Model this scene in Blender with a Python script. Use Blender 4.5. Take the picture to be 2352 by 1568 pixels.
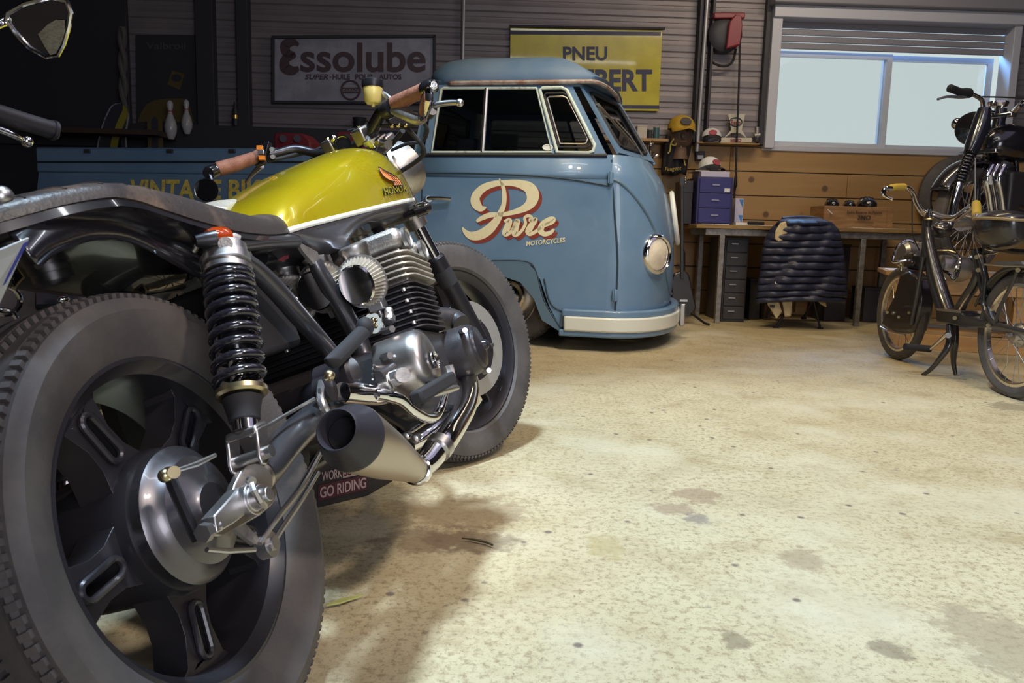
import bpy, bmesh, math, random
from mathutils import Vector, Matrix
from mathutils.geometry import tessellate_polygon
SC = bpy.context.scene
for o in list(bpy.data.objects): bpy.data.objects.remove(o)
V3 = Vector
# ---------------------------------------------------------------- camera
F, CX, CY = 1792.0, 1176.0, 784.0
CAMH, PITCH, ROLL = .682, .1387, .0258
fw = V3((0, math.cos(PITCH), -math.sin(PITCH)))
u0 = V3((0, math.sin(PITCH), math.cos(PITCH))); r0 = V3((1, 0, 0))
RT = r0*math.cos(ROLL) + u0*math.sin(ROLL)
UP = -r0*math.sin(ROLL) + u0*math.cos(ROLL)
CAM = V3((0, 0, CAMH))
cd = bpy.data.cameras.new('camera'); co = bpy.data.objects.new('camera', cd)
SC.collection.objects.link(co); SC.camera = co
co.matrix_world = Matrix(((RT.x, UP.x, -fw.x, 0), (RT.y, UP.y, -fw.y, 0), (RT.z, UP.z, -fw.z, CAMH), (0, 0, 0, 1)))
cd.sensor_width = 36; cd.lens = F/2352*36; cd.clip_start = .02; cd.clip_end = 200
cd.dof.use_dof = True; cd.dof.focus_distance = 1.9; cd.dof.aperture_fstop = 13.0
# ---------------------------------------------------------------- world, exposure
SC.view_settings.view_transform = 'Standard'; SC.view_settings.look = 'None'
SC.view_settings.gamma = 1; SC.view_settings.use_curve_mapping = False
SC.view_settings.exposure = 0.0
w = bpy.data.worlds.new('world'); SC.world = w; w.use_nodes = True
bg = w.node_tree.nodes['Background']; bg.inputs[0].default_value = (.60, .70, .70, 1); bg.inputs[1].default_value = 1.0
def area(name, loc, tgt, size, energy, col, sy=None, spread=math.pi):
    l = bpy.data.lights.new(name, 'AREA'); l.energy = energy; l.color = col; l.size = size; l.spread = spread
    if sy: l.shape = 'RECTANGLE'; l.size_y = sy
    o = bpy.data.objects.new(name, l); SC.collection.objects.link(o); o.location = loc
    o.rotation_euler = (V3(tgt)-V3(loc)).to_track_quat('-Z', 'Y').to_euler(); return o
def spot(name, loc, tgt, energy, col, ang, blend=.6, rad=.12):
    l = bpy.data.lights.new(name, 'SPOT'); l.energy = energy; l.color = col; l.spot_size = ang; l.spot_blend = blend; l.shadow_soft_size = rad
    o = bpy.data.objects.new(name, l); SC.collection.objects.link(o); o.location = loc
    o.rotation_euler = (V3(tgt)-V3(loc)).to_track_quat('-Z', 'Y').to_euler(); return o
spot('ceiling_spot_near', (-.55, 1.3, 3.7), (1.0, 1.75, 0), 1020, (.62, .82, 1), 1.08, .55, .22)
spot('ceiling_spot_bike', (1.5, .1, 3.3), (-.35, 1.55, .75), 340, (1, .88, .76), .50, .6, .18)
spot('ceiling_spot_middle', (1.9, 1.9, 3.8), (1.4, 3.2, 0), 170, (1, .80, .42), 1.5, .8, .2)
spot('added_pickup_fill', (.9, 2.3, 3.6), (.35, 4.9, .9), 200, (.92, .96, 1), .62, .7, .15)  # extra spot added to brighten the pickup door, no known fixture
spot('ceiling_spot_far', (.4, 3.6, 3.8), (1.2, 5.0, 0), 190, (1, .76, .36), 1.7, .9, .2)
area('bench_tube_lamp', (2.2, 5.2, 3.3), (2.3, 6.9, .6), 1.6, 26, (1, .84, .6), .12)
area('sky_light_outside_window', (3.3, 8.5, 3.6), (3.0, 6.0, 1.1), 1.6, 340, (.20, .50, 1), .9)
area('garage_door_daylight', (1.9, -2.6, 1.7), (.6, 2.6, .6), 1.7, 80, (.90, .90, 1), 2.2)
area('ceiling_tube_lamp', (.9, 1.2, 3.4), (.9, 1.2, 0), 2.6, 16, (.95, .97, 1), .10)
area('ceiling_tube_lamp', (1.2, 3.0, 3.4), (1.2, 3.0, 0), 2.2, 12, (.95, .97, 1), .10)
area('added_purple_fill', (2.2, 1.8, 3.95), (2.0, 1.8, 0), 5, 44, (.74, .68, 1), 6)  # broad purple fill lamp added to lift the blacks, not real bounce
# ---------------------------------------------------------------- pixel rays -> real planes
def ray(x, y): return fw + RT*((x-CX)/F) - UP*((y-CY)/F)
def hit(x, y, p, n):
    d = ray(x, y); return CAM + d*((p-CAM).dot(n)/d.dot(n))
class Plane:
    def __init__(s, o, yaw=0):
        s.o = V3(o); s.d = V3((math.cos(yaw), math.sin(yaw), 0)); s.n = V3((-math.sin(yaw), math.cos(yaw), 0))
    def p(s, x, y, b=0): return hit(x, y, s.o+s.n*b, s.n)
    def l(s, x, y, b=0):
        q = s.p(x, y, b)-s.o; return (q.dot(s.d), q.z)
    def w(s, a, b, z): return s.o + s.d*a + s.n*b + V3((0, 0, z))
def G(x, y, z=0): return hit(x, y, V3((0, 0, z)), V3((0, 0, 1)))
def pxr(P): return (P-CAM).dot(fw)/F        # metres per pixel at P
# ---------------------------------------------------------------- materials
MC = {}
def mat(name, col, rough=.5, metal=0, c2=None, ns=8, nr=(.4, .6), bump=0, bs=60, coat=0, spec=.5, trans=0, emit=None, es=1, alpha=1, ior=1.45, stretch=None, rv=0):
    if name in MC: return MC[name]
    m = bpy.data.materials.new(name); m.use_nodes = True; nt = m.node_tree; b = nt.nodes['Principled BSDF']
    I = b.inputs; I['Base Color'].default_value = (*col, 1); I['Roughness'].default_value = rough; I['Metallic'].default_value = metal
    I['Coat Weight'].default_value = coat; I['Coat Roughness'].default_value = .05; I['Specular IOR Level'].default_value = spec
    I['Transmission Weight'].default_value = trans; I['IOR'].default_value = ior; I['Alpha'].default_value = alpha
    if emit: I['Emission Color'].default_value = (*emit, 1); I['Emission Strength'].default_value = es
    N = nt.nodes; Lk = nt.links
    tc = N.new('ShaderNodeTexCoord'); src = tc.outputs['Object']
    if stretch:
        mp = N.new('ShaderNodeMapping'); mp.inputs['Scale'].default_value = stretch; Lk.new(src, mp.inputs[0]); src = mp.outputs[0]
    if c2 or rv:
        n = N.new('ShaderNodeTexNoise'); n.inputs['Scale'].default_value = ns; n.inputs['Detail'].default_value = 8; n.inputs['Roughness'].default_value = .62
        Lk.new(src, n.inputs['Vector'])
        r = N.new('ShaderNodeMapRange'); r.inputs[1].default_value = nr[0]; r.inputs[2].default_value = nr[1]; Lk.new(n.outputs[0], r.inputs[0])
        if c2:
            mx = N.new('ShaderNodeMix'); mx.data_type = 'RGBA'; mx.inputs[6].default_value = (*col, 1); mx.inputs[7].default_value = (*c2, 1)
            Lk.new(r.outputs[0], mx.inputs[0]); Lk.new(mx.outputs[2], I['Base Color'])
        if rv:
            r2 = N.new('ShaderNodeMapRange'); r2.inputs[3].default_value = rough; r2.inputs[4].default_value = rough+rv; Lk.new(n.outputs[0], r2.inputs[0]); Lk.new(r2.outputs[0], I['Roughness'])
    if bump:
        n2 = N.new('ShaderNodeTexNoise'); n2.inputs['Scale'].default_value = bs; n2.inputs['Detail'].default_value = 4; Lk.new(src, n2.inputs['Vector'])
        bp = N.new('ShaderNodeBump'); bp.inputs['Strength'].default_value = bump; bp.inputs['Distance'].default_value = .01
        Lk.new(n2.outputs[0], bp.inputs['Height']); Lk.new(bp.outputs[0], I['Normal'])
    MC[name] = m; return m
# ---------------------------------------------------------------- mesh builder
ORG = {}
def spl(pts, k=6):
    """Catmull-Rom through tuples of any length"""
    P = [V3(p) if len(p) < 5 else p for p in pts]; n = len(P)
    if n < 3 or k < 2: return [tuple(p) for p in P]
    out = []
    for i in range(n-1):
        a = P[max(i-1, 0)]; b = P[i]; c = P[i+1]; d = P[min(i+2, n-1)]
        for j in range(k):
            t = j/k
            out.append(tuple(.5*((2*b[q])+(-a[q]+c[q])*t+(2*a[q]-5*b[q]+4*c[q]-d[q])*t*t+(-a[q]+3*b[q]-3*c[q]+d[q])*t**3) for q in range(len(b))))
    out.append(tuple(P[-1])); return out
def frame(ax):
    ax = V3(ax).normalized(); h = V3((0, 0, 1)) if abs(ax.z) < .9 else V3((1, 0, 0))
    x = ax.cross(h).normalized(); return x, ax.cross(x).normalized(), ax
class M:
    def __init__(s): s.v = []; s.f = []
    def add(s, vs, fs):
        k = len(s.v); s.v += [V3(v) for v in vs]; s.f += [tuple(i+k for i in f) for f in fs]; return s
    def obox(s, c, ax, ay, az):
        c, ax, ay, az = map(V3, (c, ax, ay, az)); vs = [c+ax*i+ay*j+az*k for i in (-1, 1) for j in (-1, 1) for k in (-1, 1)]
        return s.add(vs, [(0, 1, 3, 2), (4, 6, 7, 5), (0, 4, 5, 1), (2, 3, 7, 6), (0, 2, 6, 4), (1, 5, 7, 3)])
    def box(s, x0, x1, y0, y1, z0, z1): return s.obox(((x0+x1)/2, (y0+y1)/2, (z0+z1)/2), ((x1-x0)/2, 0, 0), (0, (y1-y0)/2, 0), (0, 0, (z1-z0)/2))
    def prism(s, pts, vec, holes=()):
        """polygon (3-D points) with holes, thickened along vec"""
        loops = [[V3(p) for p in pts]]+[[V3(p) for p in h] for h in holes]; vec = V3(vec)
        fl = [p for l in loops for p in l]; tri = tessellate_polygon(loops) if (holes or len(pts) > 4) else [tuple(range(len(pts)))]
        n = len(fl); fs = [tuple(t) for t in tri]+[tuple(i+n for i in reversed(t)) for t in tri]; k = 0
        for l in loops:
            m = len(l)
            for i in range(m): fs.append((k+i, k+(i+1) % m, k+(i+1) % m+n, k+i+n))
            k += m
        return s.add(fl+[p+vec for p in fl], fs)
    def tube(s, pts, r=None, n=12, k=1, caps=True, closed=False, flat=None):
        """pts: 3-D points or (x,y,z,r); k>1 smooths"""
        P = [tuple(p)+((r,) if len(p) == 3 else ()) for p in pts]
        if closed: P = P+[P[0]]
        if k > 1: P = spl(P, k)
        if closed: P = P[:-1]
        C = [V3(p[:3]) for p in P]; R = [p[3] for p in P]; m = len(C); vs = []; fs = []
        T = [((C[(i+1) % m]-C[i-1]) if closed else (C[min(i+1, m-1)]-C[max(i-1, 0)])).normalized() for i in range(m)]
        x, y, _ = frame(T[0])
        for i in range(m):
            x = (x-T[i]*x.dot(T[i])).normalized(); y = T[i].cross(x)
            for j in range(n):
                a = 2*math.pi*j/n; vs.append(C[i]+(x*math.cos(a)+y*math.sin(a))*R[i])
        for i in range(m if closed else m-1):
            for j in range(n):
                q = (i+1) % m; fs.append((i*n+j, i*n+(j+1) % n, q*n+(j+1) % n, q*n+j))
        if caps and not closed: fs += [tuple(range(n-1, -1, -1)), tuple((m-1)*n+j for j in range(n))]
        return s.add(vs, fs)
    def cyl(s, a, b, r, r2=None, n=24): 
        a = V3(a); b = V3(b); return s.lathe(a, b-a, [(0, 0), (0, r), (1, r if r2 is None else r2), (1, 0)], n, rel=True)
    def lathe(s, c, ax, prof, n=32, rel=False, arc=None):
        """prof: (height along axis, radius)"""
        c = V3(c); L = V3(ax).length if rel else 1; x, y, z = frame(ax); vs = []; fs = []; m = len(prof)
        a0, a1 = arc or (0, 2*math.pi); full = arc is None; nn = n if full else n+1
        for h, r in prof:
            for j in range(nn):
                t = a0+(a1-a0)*j/n; vs.append(c+z*(h*L)+(x*math.cos(t)+y*math.sin(t))*max(r, 1e-5))
        for i in range(m-1):
            for j in range(n): q = (j+1) % nn; fs.append((i*nn+j, i*nn+q, (i+1)*nn+q, (i+1)*nn+j))
        return s.add(vs, fs)
    def torus(s, c, ax, R, r, n=48, m=12, arc=None): return s.lathe(c, ax, [(r*math.sin(2*math.pi*i/m), R+r*math.cos(2*math.pi*i/m)) for i in range(m+1)], n, arc=arc)
    def ball(s, c, r, sc=(1, 1, 1), ax=(0, 0, 1), n=20, m=12):
        c = V3(c); x, y, z = frame(ax); vs = []; fs = []
        for i in range(m+1):
            t = math.pi*i/m
            for j in range(n):
                p = 2*math.pi*j/n; vs.append(c+(x*(math.sin(t)*math.cos(p)*sc[0])+y*(math.sin(t)*math.sin(p)*sc[1])+z*(math.cos(t)*sc[2]))*r)
        for i in range(m):
            for j in range(n): fs.append((i*n+j, i*n+(j+1) % n, (i+1)*n+(j+1) % n, (i+1)*n+j))
        return s.add(vs, fs)
    def loft(s, secs, closed=True, caps=True):
        n = len(secs[0]); vs = [p for q in secs for p in q]; fs = []
        for i in range(len(secs)-1):
            for j in range(n if closed else n-1): fs.append((i*n+j, i*n+(j+1) % n, (i+1)*n+(j+1) % n, (i+1)*n+j))
        if caps and closed: fs += [tuple(range(n-1, -1, -1)), tuple((len(secs)-1)*n+j for j in range(n))]
        return s.add(vs, fs)
    def build(s, name, m, parent=None, bevel=0, sharp=35, kind=None, label=None, top=None, solid=0, sub=0, seg=2):
        me = bpy.data.meshes.new(name); org = V3((0, 0, 0))
        if parent is not None: org = ORG[parent.name]
        elif s.v and kind != 'structure':
            xs = [v.x for v in s.v]; ys = [v.y for v in s.v]; zs = [v.z for v in s.v]; org = V3(((min(xs)+max(xs))/2, (min(ys)+max(ys))/2, min(zs)))
        me.from_pydata([tuple(v-org) for v in s.v], [], s.f); me.validate()
        bm = bmesh.new(); bm.from_mesh(me); bmesh.ops.remove_doubles(bm, verts=bm.verts, dist=1e-5); bmesh.ops.recalc_face_normals(bm, faces=bm.faces); bm.to_mesh(me); bm.free()
        me.materials.append(m if not isinstance(m, str) else MC[m])
        for p in me.polygons: p.use_smooth = True
        try: me.set_sharp_from_angle(angle=math.radians(sharp))
        except Exception: pass
        o = bpy.data.objects.new(name, me); SC.collection.objects.link(o)
        if parent is not None: o.parent = parent; ORG[o.name] = org
        else: o.location = org; ORG[o.name] = org
        if solid: q = o.modifiers.new('solid', 'SOLIDIFY'); q.thickness = solid; q.offset = 0
        if sub: q = o.modifiers.new('sub', 'SUBSURF'); q.levels = sub; q.render_levels = sub
        if bevel: q = o.modifiers.new('bevel', 'BEVEL'); q.width = bevel; q.segments = seg; q.limit_method = 'ANGLE'; q.angle_limit = .6
        if kind: o['kind'] = kind
        if label: o['label'] = label
        if top: o['label'] = top[0]; o['category'] = top[1]
        if top and len(top) > 2: o['group'] = top[2]
        return o
def thing(name, label, cat, loc, group=None):
    o = bpy.data.objects.new(name, None); SC.collection.objects.link(o); o.empty_display_size = .1
    o.location = loc; ORG[o.name] = V3(loc); o['label'] = label; o['category'] = cat
    if group: o['group'] = group
    return o
def text(body, bl, br, tl, off=0, shear=0, sp=1.0, m=None, tr=None):
    """flat lettering filling the quad bl-br-tl"""
    c = bpy.data.curves.new('t', 'FONT'); c.body = body; c.size = 1; c.offset = off; c.shear = shear; c.space_character = sp; c.resolution_u = 6; c.align_x = 'CENTER'
    o = bpy.data.objects.new('t', c); SC.collection.objects.link(o); dg = bpy.context.evaluated_depsgraph_get(); dg.update()
    me = o.evaluated_get(dg).to_mesh(); vs = [v.co.copy() for v in me.vertices]; fs = [tuple(p.vertices) for p in me.polygons]
    o.evaluated_get(dg).to_mesh_clear(); bpy.data.objects.remove(o); bpy.data.curves.remove(c)
    x0 = min(v.x for v in vs); x1 = max(v.x for v in vs); y0 = min(v.y for v in vs); y1 = max(v.y for v in vs)
    bl, br, tl = map(V3, (bl, br, tl)); tr = V3(tr) if tr is not None else br+tl-bl; m = m or M(); W = []
    for v in vs:
        a = (v.x-x0)/(x1-x0); b = (v.y-y0)/(y1-y0); W.append(bl*(1-a)*(1-b)+br*a*(1-b)+tl*(1-a)*b+tr*a*b)
    return m.add(W, fs)
def ribbon(m, pts, push, k=8):
    """flat brush stroke: pts (P3, halfwidth), push = surface normal"""
    q = spl([(*p, h) for p, h in pts], k); C = [V3(a[:3]) for a in q]; n = len(C); vs = []; N = V3(push).normalized()
    for i in range(n):
        t = (C[min(i+1, n-1)]-C[max(i-1, 0)]).normalized(); s_ = N.cross(t); vs += [C[i]+s_*q[i][3], C[i]-s_*q[i][3]]
    return m.add(vs, [(2*i, 2*i+1, 2*i+3, 2*i+2) for i in range(n-1)])
# common materials
mat('black_paint', (.012, .011, .014), .22, 0, coat=1, spec=.6)
mat('black_satin', (.022, .02, .026), .42, 0, bump=.05, bs=200)
mat('black_metal', (.03, .028, .033), .35, .6)
mat('rubber', (.058, .050, .050), .60, 0, c2=(.088, .075, .070), ns=9, bump=.08, bs=180)
mat('rubber_dark', (.016, .015, .018), .75)
mat('chrome', (.80, .79, .80), .07, 1, rv=.06, ns=30)
mat('steel', (.52, .50, .50), .28, 1, rv=.15, ns=20)
mat('brushed', (.50, .44, .38), .34, 1, rv=.1, ns=25, bump=.04, bs=300)
mat('alloy', (.50, .47, .46), .30, 1, c2=(.33, .30, .29), ns=14, rv=.12)
mat('alloy_cast', (.42, .39, .37), .5, .85, c2=(.25, .23, .22), ns=20, bump=.15, bs=220)
mat('gold', (.75, .52, .13), .3, 1)
mat('grip_leather', (.20, .075, .045), .55, 0, c2=(.29, .12, .075), ns=30, bump=.3, bs=400)
mat('white_paint', (.70, .70, .66), .35, 0)
mat('cream', (.80, .72, .47), .45, 0, c2=(.70, .60, .36), ns=30, nr=(.55, .75))
mat('dark_void', (.010, .009, .012), .9)
mat('red_paint', (.30, .03, .04), .5)
mat('wood', (.42, .24, .09), .55, 0, c2=(.30, .155, .05), ns=3, nr=(.35, .65), stretch=(1, 1, 9), bump=.1, bs=8)
mat('paper', (.72, .74, .76), .7)
def pane_mat(name, tint=(1, 1, 1), gl=.08):
    m = bpy.data.materials.new(name); m.use_nodes = True; N = m.node_tree.nodes; L = m.node_tree.links
    for n in list(N): N.remove(n)
    o = N.new('ShaderNodeOutputMaterial'); t = N.new('ShaderNodeBsdfTransparent'); t.inputs[0].default_value = (*tint, 1); g = N.new('ShaderNodeBsdfGlossy'); g.inputs['Roughness'].default_value = .02
    f = N.new('ShaderNodeFresnel'); f.inputs[0].default_value = 1.45; ma = N.new('ShaderNodeMath'); ma.operation = 'ADD'; ma.inputs[1].default_value = gl-.04; L.new(f.outputs[0], ma.inputs[0])
    x = N.new('ShaderNodeMixShader'); L.new(ma.outputs[0], x.inputs[0]); L.new(t.outputs[0], x.inputs[1]); L.new(g.outputs[0], x.inputs[2]); L.new(x.outputs[0], o.inputs[0]); MC[name] = m
pane_mat('glass'); pane_mat('car_glass', (.62, .68, .70), .10)
# ================================================================ the room
WALL = Plane((1.6, 7.1, 0), .03)
mat('wall_metal', (.235, .205, .215), .5, .25, c2=(.20, .175, .185), ns=2, stretch=(1, 1, 2))
mat('dark_metal', (.045, .042, .05), .55, .3)
def floor_mat():
    m = bpy.data.materials.new('concrete'); m.use_nodes = True; nt = m.node_tree; N = nt.nodes; L = nt.links; b = N['Principled BSDF']
    tc = N.new('ShaderNodeTexCoord')
    def noise(sc, det=8, ro=.6, dist=0):
        n = N.new('ShaderNodeTexNoise'); n.inputs['Scale'].default_value = sc; n.inputs['Detail'].default_value = det; n.inputs['Roughness'].default_value = ro; n.inputs['Distortion'].default_value = dist; L.new(tc.outputs['Object'], n.inputs['Vector']); return n.outputs[0]
    def rng(s, a, b_, c=0, d=1):
        r = N.new('ShaderNodeMapRange'); r.inputs[1].default_value = a; r.inputs[2].default_value = b_; r.inputs[3].default_value = c; r.inputs[4].default_value = d; L.new(s, r.inputs[0]); return r.outputs[0]
    def mix(f, a, b_):
        x = N.new('ShaderNodeMix'); x.data_type = 'RGBA'; L.new(f, x.inputs[0])
        for i, c in ((6, a), (7, b_)):
            if isinstance(c, tuple): x.inputs[i].default_value = (*c, 1)
            else: L.new(c, x.inputs[i])
        return x.outputs[2]
    base = mix(rng(noise(1.1), .35, .65), (.52, .445, .285), (.45, .365, .215))
    base = mix(rng(noise(5.5, 10, .7, .4), .50, .68), base, (.37, .29, .16))
    base = mix(rng(noise(60, 8, .75), .49, .64), base, (.27, .20, .11))
    base = mix(rng(noise(150, 4, .7), .58, .70), base, (.15, .105, .06))
    spots = mix(rng(noise(3.0, 10, .72, 1.0), .60, .66), base, (.20, .145, .10))
    base = mix(rng(noise(2.3, 6, .5), .50, .80), base, (.56, .50, .36))
    base = mix(rng(noise(3.1, 12, .75, .8), .655, .70), base, (.15, .11, .085))
    v = N.new('ShaderNodeTexVoronoi'); v.inputs['Scale'].default_value = 9; v.inputs['Randomness'].default_value = 1; L.new(tc.outputs['Object'], v.inputs['Vector'])
    base = mix(rng(v.outputs[0], .05, .10, .85, 0), base, (.11, .08, .07))
    wob = noise(22, 6, .7)
    for x, y, sx, sy, c in ((1600, 1137, .075, .035, (.25, .16, .10)), (1543, 1167, .06, .025, (.25, .16, .10)), (1600, 1190, .035, .018, (.16, .13, .12)), (1845, 1285, .055, .032, (.27, .20, .12)), (1388, 1257, .045, .035, (.36, .28, .13)), (1080, 1240, .12, .035, (.15, .10, .06)), (990, 1240, .14, .04, (.17, .115, .07)), (1690, 1470, .028, .016, (.16, .12, .07)), (2040, 1490, .04, .016, (.14, .10, .06)), (2300, 1480, .10, .08, (.27, .21, .13)), (1060, 1170, .20, .06, (.26, .19, .11)), (2330, 935, .12, .05, (.18, .14, .08))):
        g = G(x, y); mp = N.new('ShaderNodeMapping'); mp.vector_type = 'TEXTURE'; mp.inputs['Location'].default_value = (g.x, g.y, 0); mp.inputs['Scale'].default_value = (sx, sy*2.2, 1); L.new(tc.outputs['Object'], mp.inputs[0])
        ln = N.new('ShaderNodeVectorMath'); ln.operation = 'LENGTH'; L.new(mp.outputs[0], ln.inputs[0]); ad = N.new('ShaderNodeMath'); ad.operation = 'MULTIPLY_ADD'; L.new(wob, ad.inputs[0]); ad.inputs[1].default_value = 2.6; L.new(ln.outputs['Value'], ad.inputs[2])
        base = mix(rng(ad.outputs[0], 1.95, 2.30, .62, 0), base, c)
    L.new(base, b.inputs['Base Color']); b.inputs['Roughness'].default_value = .62
    L.new(rng(noise(6), .3, .7, .42, .75), b.inputs['Roughness'])
    bp = N.new('ShaderNodeBump'); bp.inputs['Strength'].default_value = .35; bp.inputs['Distance'].default_value = .004; L.new(noise(70, 6, .7), bp.inputs['Height']); L.new(bp.outputs[0], b.inputs['Normal'])
    MC['concrete'] = m; return m
floor_mat()
M().box(-4.9, 5.2, -3.2, 7.6, -.08, 0).build('floor', 'concrete', kind='structure')
M().box(-4.9, 5.2, -3.2, 7.6, 4.0, 4.06).build('ceiling', 'dark_metal', kind='structure')
M().box(-5.0, -4.9, -3.2, 7.6, 0, 4).build('wall_left', 'dark_metal', kind='structure')
M().box(5.2, 5.3, -3.2, 7.6, 0, 4).build('wall_right', 'dark_metal', kind='structure')
mb = M(); mb.box(-4.9, .2, -3.3, -3.2, 0, 4); mb.box(.2, 3.2, -3.3, -3.2, 2.9, 4); mb.box(3.2, 5.2, -3.3, -3.2, 0, 4); mb.build('wall_front', 'dark_metal', kind='structure')
# window opening limits on the wall plane
wx0, wz1 = WALL.l(1790, 62); wx1 = WALL.l(2322, 200)[0]; wz0 = WALL.l(1765, 333)[1]
wz0 = 1.50; wz1 = 2.56
def ribbed(a0, a1, z0, z1, mb, pitch=.142):
    z = z0
    while z < z1-1e-6:
        e = min(z+pitch, z1); pr = [(z, -.008), (z+.008, -.017), (z+.05, -.018), (z+.056, -.014), (z+.095, -.014), (z+.1, -.018), (e-.008, -.017), (e, -.008)]
        pr = [(min(p, e), b) for p, b in pr]
        mb.add([WALL.w(a, b, p) for a in (a0, a1) for p, b in pr], [(i, i+1, i+1+len(pr), i+len(pr)) for i in range(len(pr)-1)]); z = e
mb = M(); ribbed(-6.6, wx0, .0, 4.0, mb); ribbed(wx1, 3.6, 0, 4.0, mb); ribbed(wx0, wx1, wz1+.0, 4.0, mb); ribbed(wx0, wx1, 0, wz0, mb)
mb.build('wall_back', 'wall_metal', kind='structure')
# plank wainscot
def wood_wall():
    m = bpy.data.materials.new('planks'); m.use_nodes = True; N = m.node_tree.nodes; L = m.node_tree.links; b = N['Principled BSDF']
    tc = N.new('ShaderNodeTexCoord'); mp = N.new('ShaderNodeMapping'); mp.inputs['Scale'].default_value = (.6, 1, 7); L.new(tc.outputs['Object'], mp.inputs[0])
    n = N.new('ShaderNodeTexNoise'); n.inputs['Scale'].default_value = 2.2; n.inputs['Detail'].default_value = 9; n.inputs['Distortion'].default_value = .6; L.new(mp.outputs[0], n.inputs['Vector'])
    mx = N.new('ShaderNodeMix'); mx.data_type = 'RGBA'; mx.inputs[6].default_value = (.42, .26, .105, 1); mx.inputs[7].default_value = (.30, .165, .06, 1); L.new(n.outputs[0], mx.inputs[0])
    v = N.new('ShaderNodeTexVoronoi'); v.inputs['Scale'].default_value = 3.4; L.new(tc.outputs['Object'], v.inputs['Vector'])
    r = N.new('ShaderNodeMapRange'); r.inputs[1].default_value = .07; r.inputs[2].default_value = .12; r.inputs[3].default_value = .85; r.inputs[4].default_value = 0; L.new(v.outputs[0], r.inputs[0])
    m2 = N.new('ShaderNodeMix'); m2.data_type = 'RGBA'; m2.inputs[7].default_value = (.09, .045, .025, 1); L.new(mx.outputs[2], m2.inputs[6]); L.new(r.outputs[0], m2.inputs[0])
    L.new(m2.outputs[2], b.inputs['Base Color']); b.inputs['Roughness'].default_value = .55; MC['planks'] = m
wood_wall()
mb = M(); z = 0; row = 0; rnd = random.Random(4)
while z < 1.49:
    e = min(z+.212, 1.50); js = sorted([-1.2, 3.55]+[rnd.uniform(-.9, 3.3) for _ in range(2)]+([WALL.l(1675, 350)[0]] if e > 1.45 else []))
    for a, b in zip(js, js[1:]): 
        if b-a > .08: mb.obox(WALL.w((a+b)/2, -.032, (z+e)/2), WALL.d*((b-a)/2-.0015), WALL.n*.012, (0, 0, (e-z)/2-.004))
    z = e; row += 1
mb.build('wall_back_planks', 'planks', bevel=.004, kind='structure')
# posts and pipes on the wall, and an added dark panel
def wpost(px0, px1, name, m, dep=.10, z0=0, yref=150, zt=4.0):
    a0 = WALL.l(px0, yref, -dep)[0]; a1 = WALL.l(px1, yref, -dep)[0]
    return M().obox(WALL.w((a0+a1)/2, -dep/2-.02, (z0+zt)/2), WALL.d*(a1-a0)/2, WALL.n*dep/2, (0, 0, (zt-z0)/2)).build(name, m, kind='structure', bevel=.004)
wpost(452, 492, 'trim_1', 'dark_metal'); wpost(-40, 296, 'added_dark_panel', 'dark_metal', .05); wpost(545, 572, 'trim_2', 'dark_metal'); wpost(1600, 1618, 'trim_3', 'dark_metal', z0=1.5); wpost(1752, 1766, 'trim_4', 'dark_metal', .06, z0=1.5); wpost(1629, 1635, 'trim_8', 'dark_metal', z0=1.5)  # the wide one is a made-up panel that darkens the left corner
mat('pipe_grey', (.36, .35, .38), .4, .5)
a = WALL.l(1064, 60, -.06)[0]; M().cyl(WALL.w(a, -.06, 0), WALL.w(a, -.06, 4), .016).build('trim_5', 'pipe_grey', kind='structure')
a = WALL.l(1623, 100, -.15)[0]; M().cyl(WALL.w(a-.03, -.15, 1.42), WALL.w(a, -.15, 4), .017).build('trim_6', 'pipe_grey', kind='structure')
# dark ledge running along the wall behind the pickup
a0 = -6.6; M().obox(WALL.w(-4.1, -.08, 1.42), WALL.d*2.5, WALL.n*.07, (0, 0, .10)).build('trim_7', 'dark_metal', kind='structure')
# ---- window
mat('frame_paint', (.50, .50, .56), .4); mat('shutter', (.25, .24, .27), .5)
L0 = lambda x, y, b=0: WALL.p(x, y, b)
def wbox(mb, a0, a1, z0, z1, b0, b1): return mb.obox(WALL.w((a0+a1)/2, (b0+b1)/2, (z0+z1)/2), WALL.d*(a1-a0)/2, WALL.n*(b1-b0)/2, (0, 0, (z1-z0)/2))
ea0 = WALL.l(1764, 200, -.1)[0]; ea1 = WALL.l(2332, 200, -.1)[0]; pz1 = WALL.l(1800, 114, 0)[1]; pz0 = WALL.l(1792, 322, 0)[1]
mb = M(); wbox(mb, ea0, ea0+.085, 1.47, 2.62, -.12, .06); wbox(mb, ea1-.07, ea1, 1.47, 2.62, -.12, .06); wbox(mb, ea0, ea1, 2.56, 2.66, -.15, .06); wbox(mb, ea0, ea1, 1.455, 1.505, -.06, .10)
mb.build('window_1', 'frame_paint', bevel=.006, kind='structure')
mb = M(); wbox(mb, ea0-.03, ea1+.03, 2.66, 2.98, -.22, .0); mb.build('window_1_housing', 'shutter', kind='structure', bevel=.01)
mb = M()
for i in range(4): wbox(mb, ea0+.07, ea1-.06, 2.335+i*.058, 2.335+i*.058+.053, .0, .022)
mb.build('window_1_shutter', 'shutter', bevel=.008, kind='structure')
mat('alu_white', (.55, .58, .64), .35); sa0 = ea0+.085; sa1 = ea1-.07; mid = WALL.l(2037, 220, .05)[0]
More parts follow.
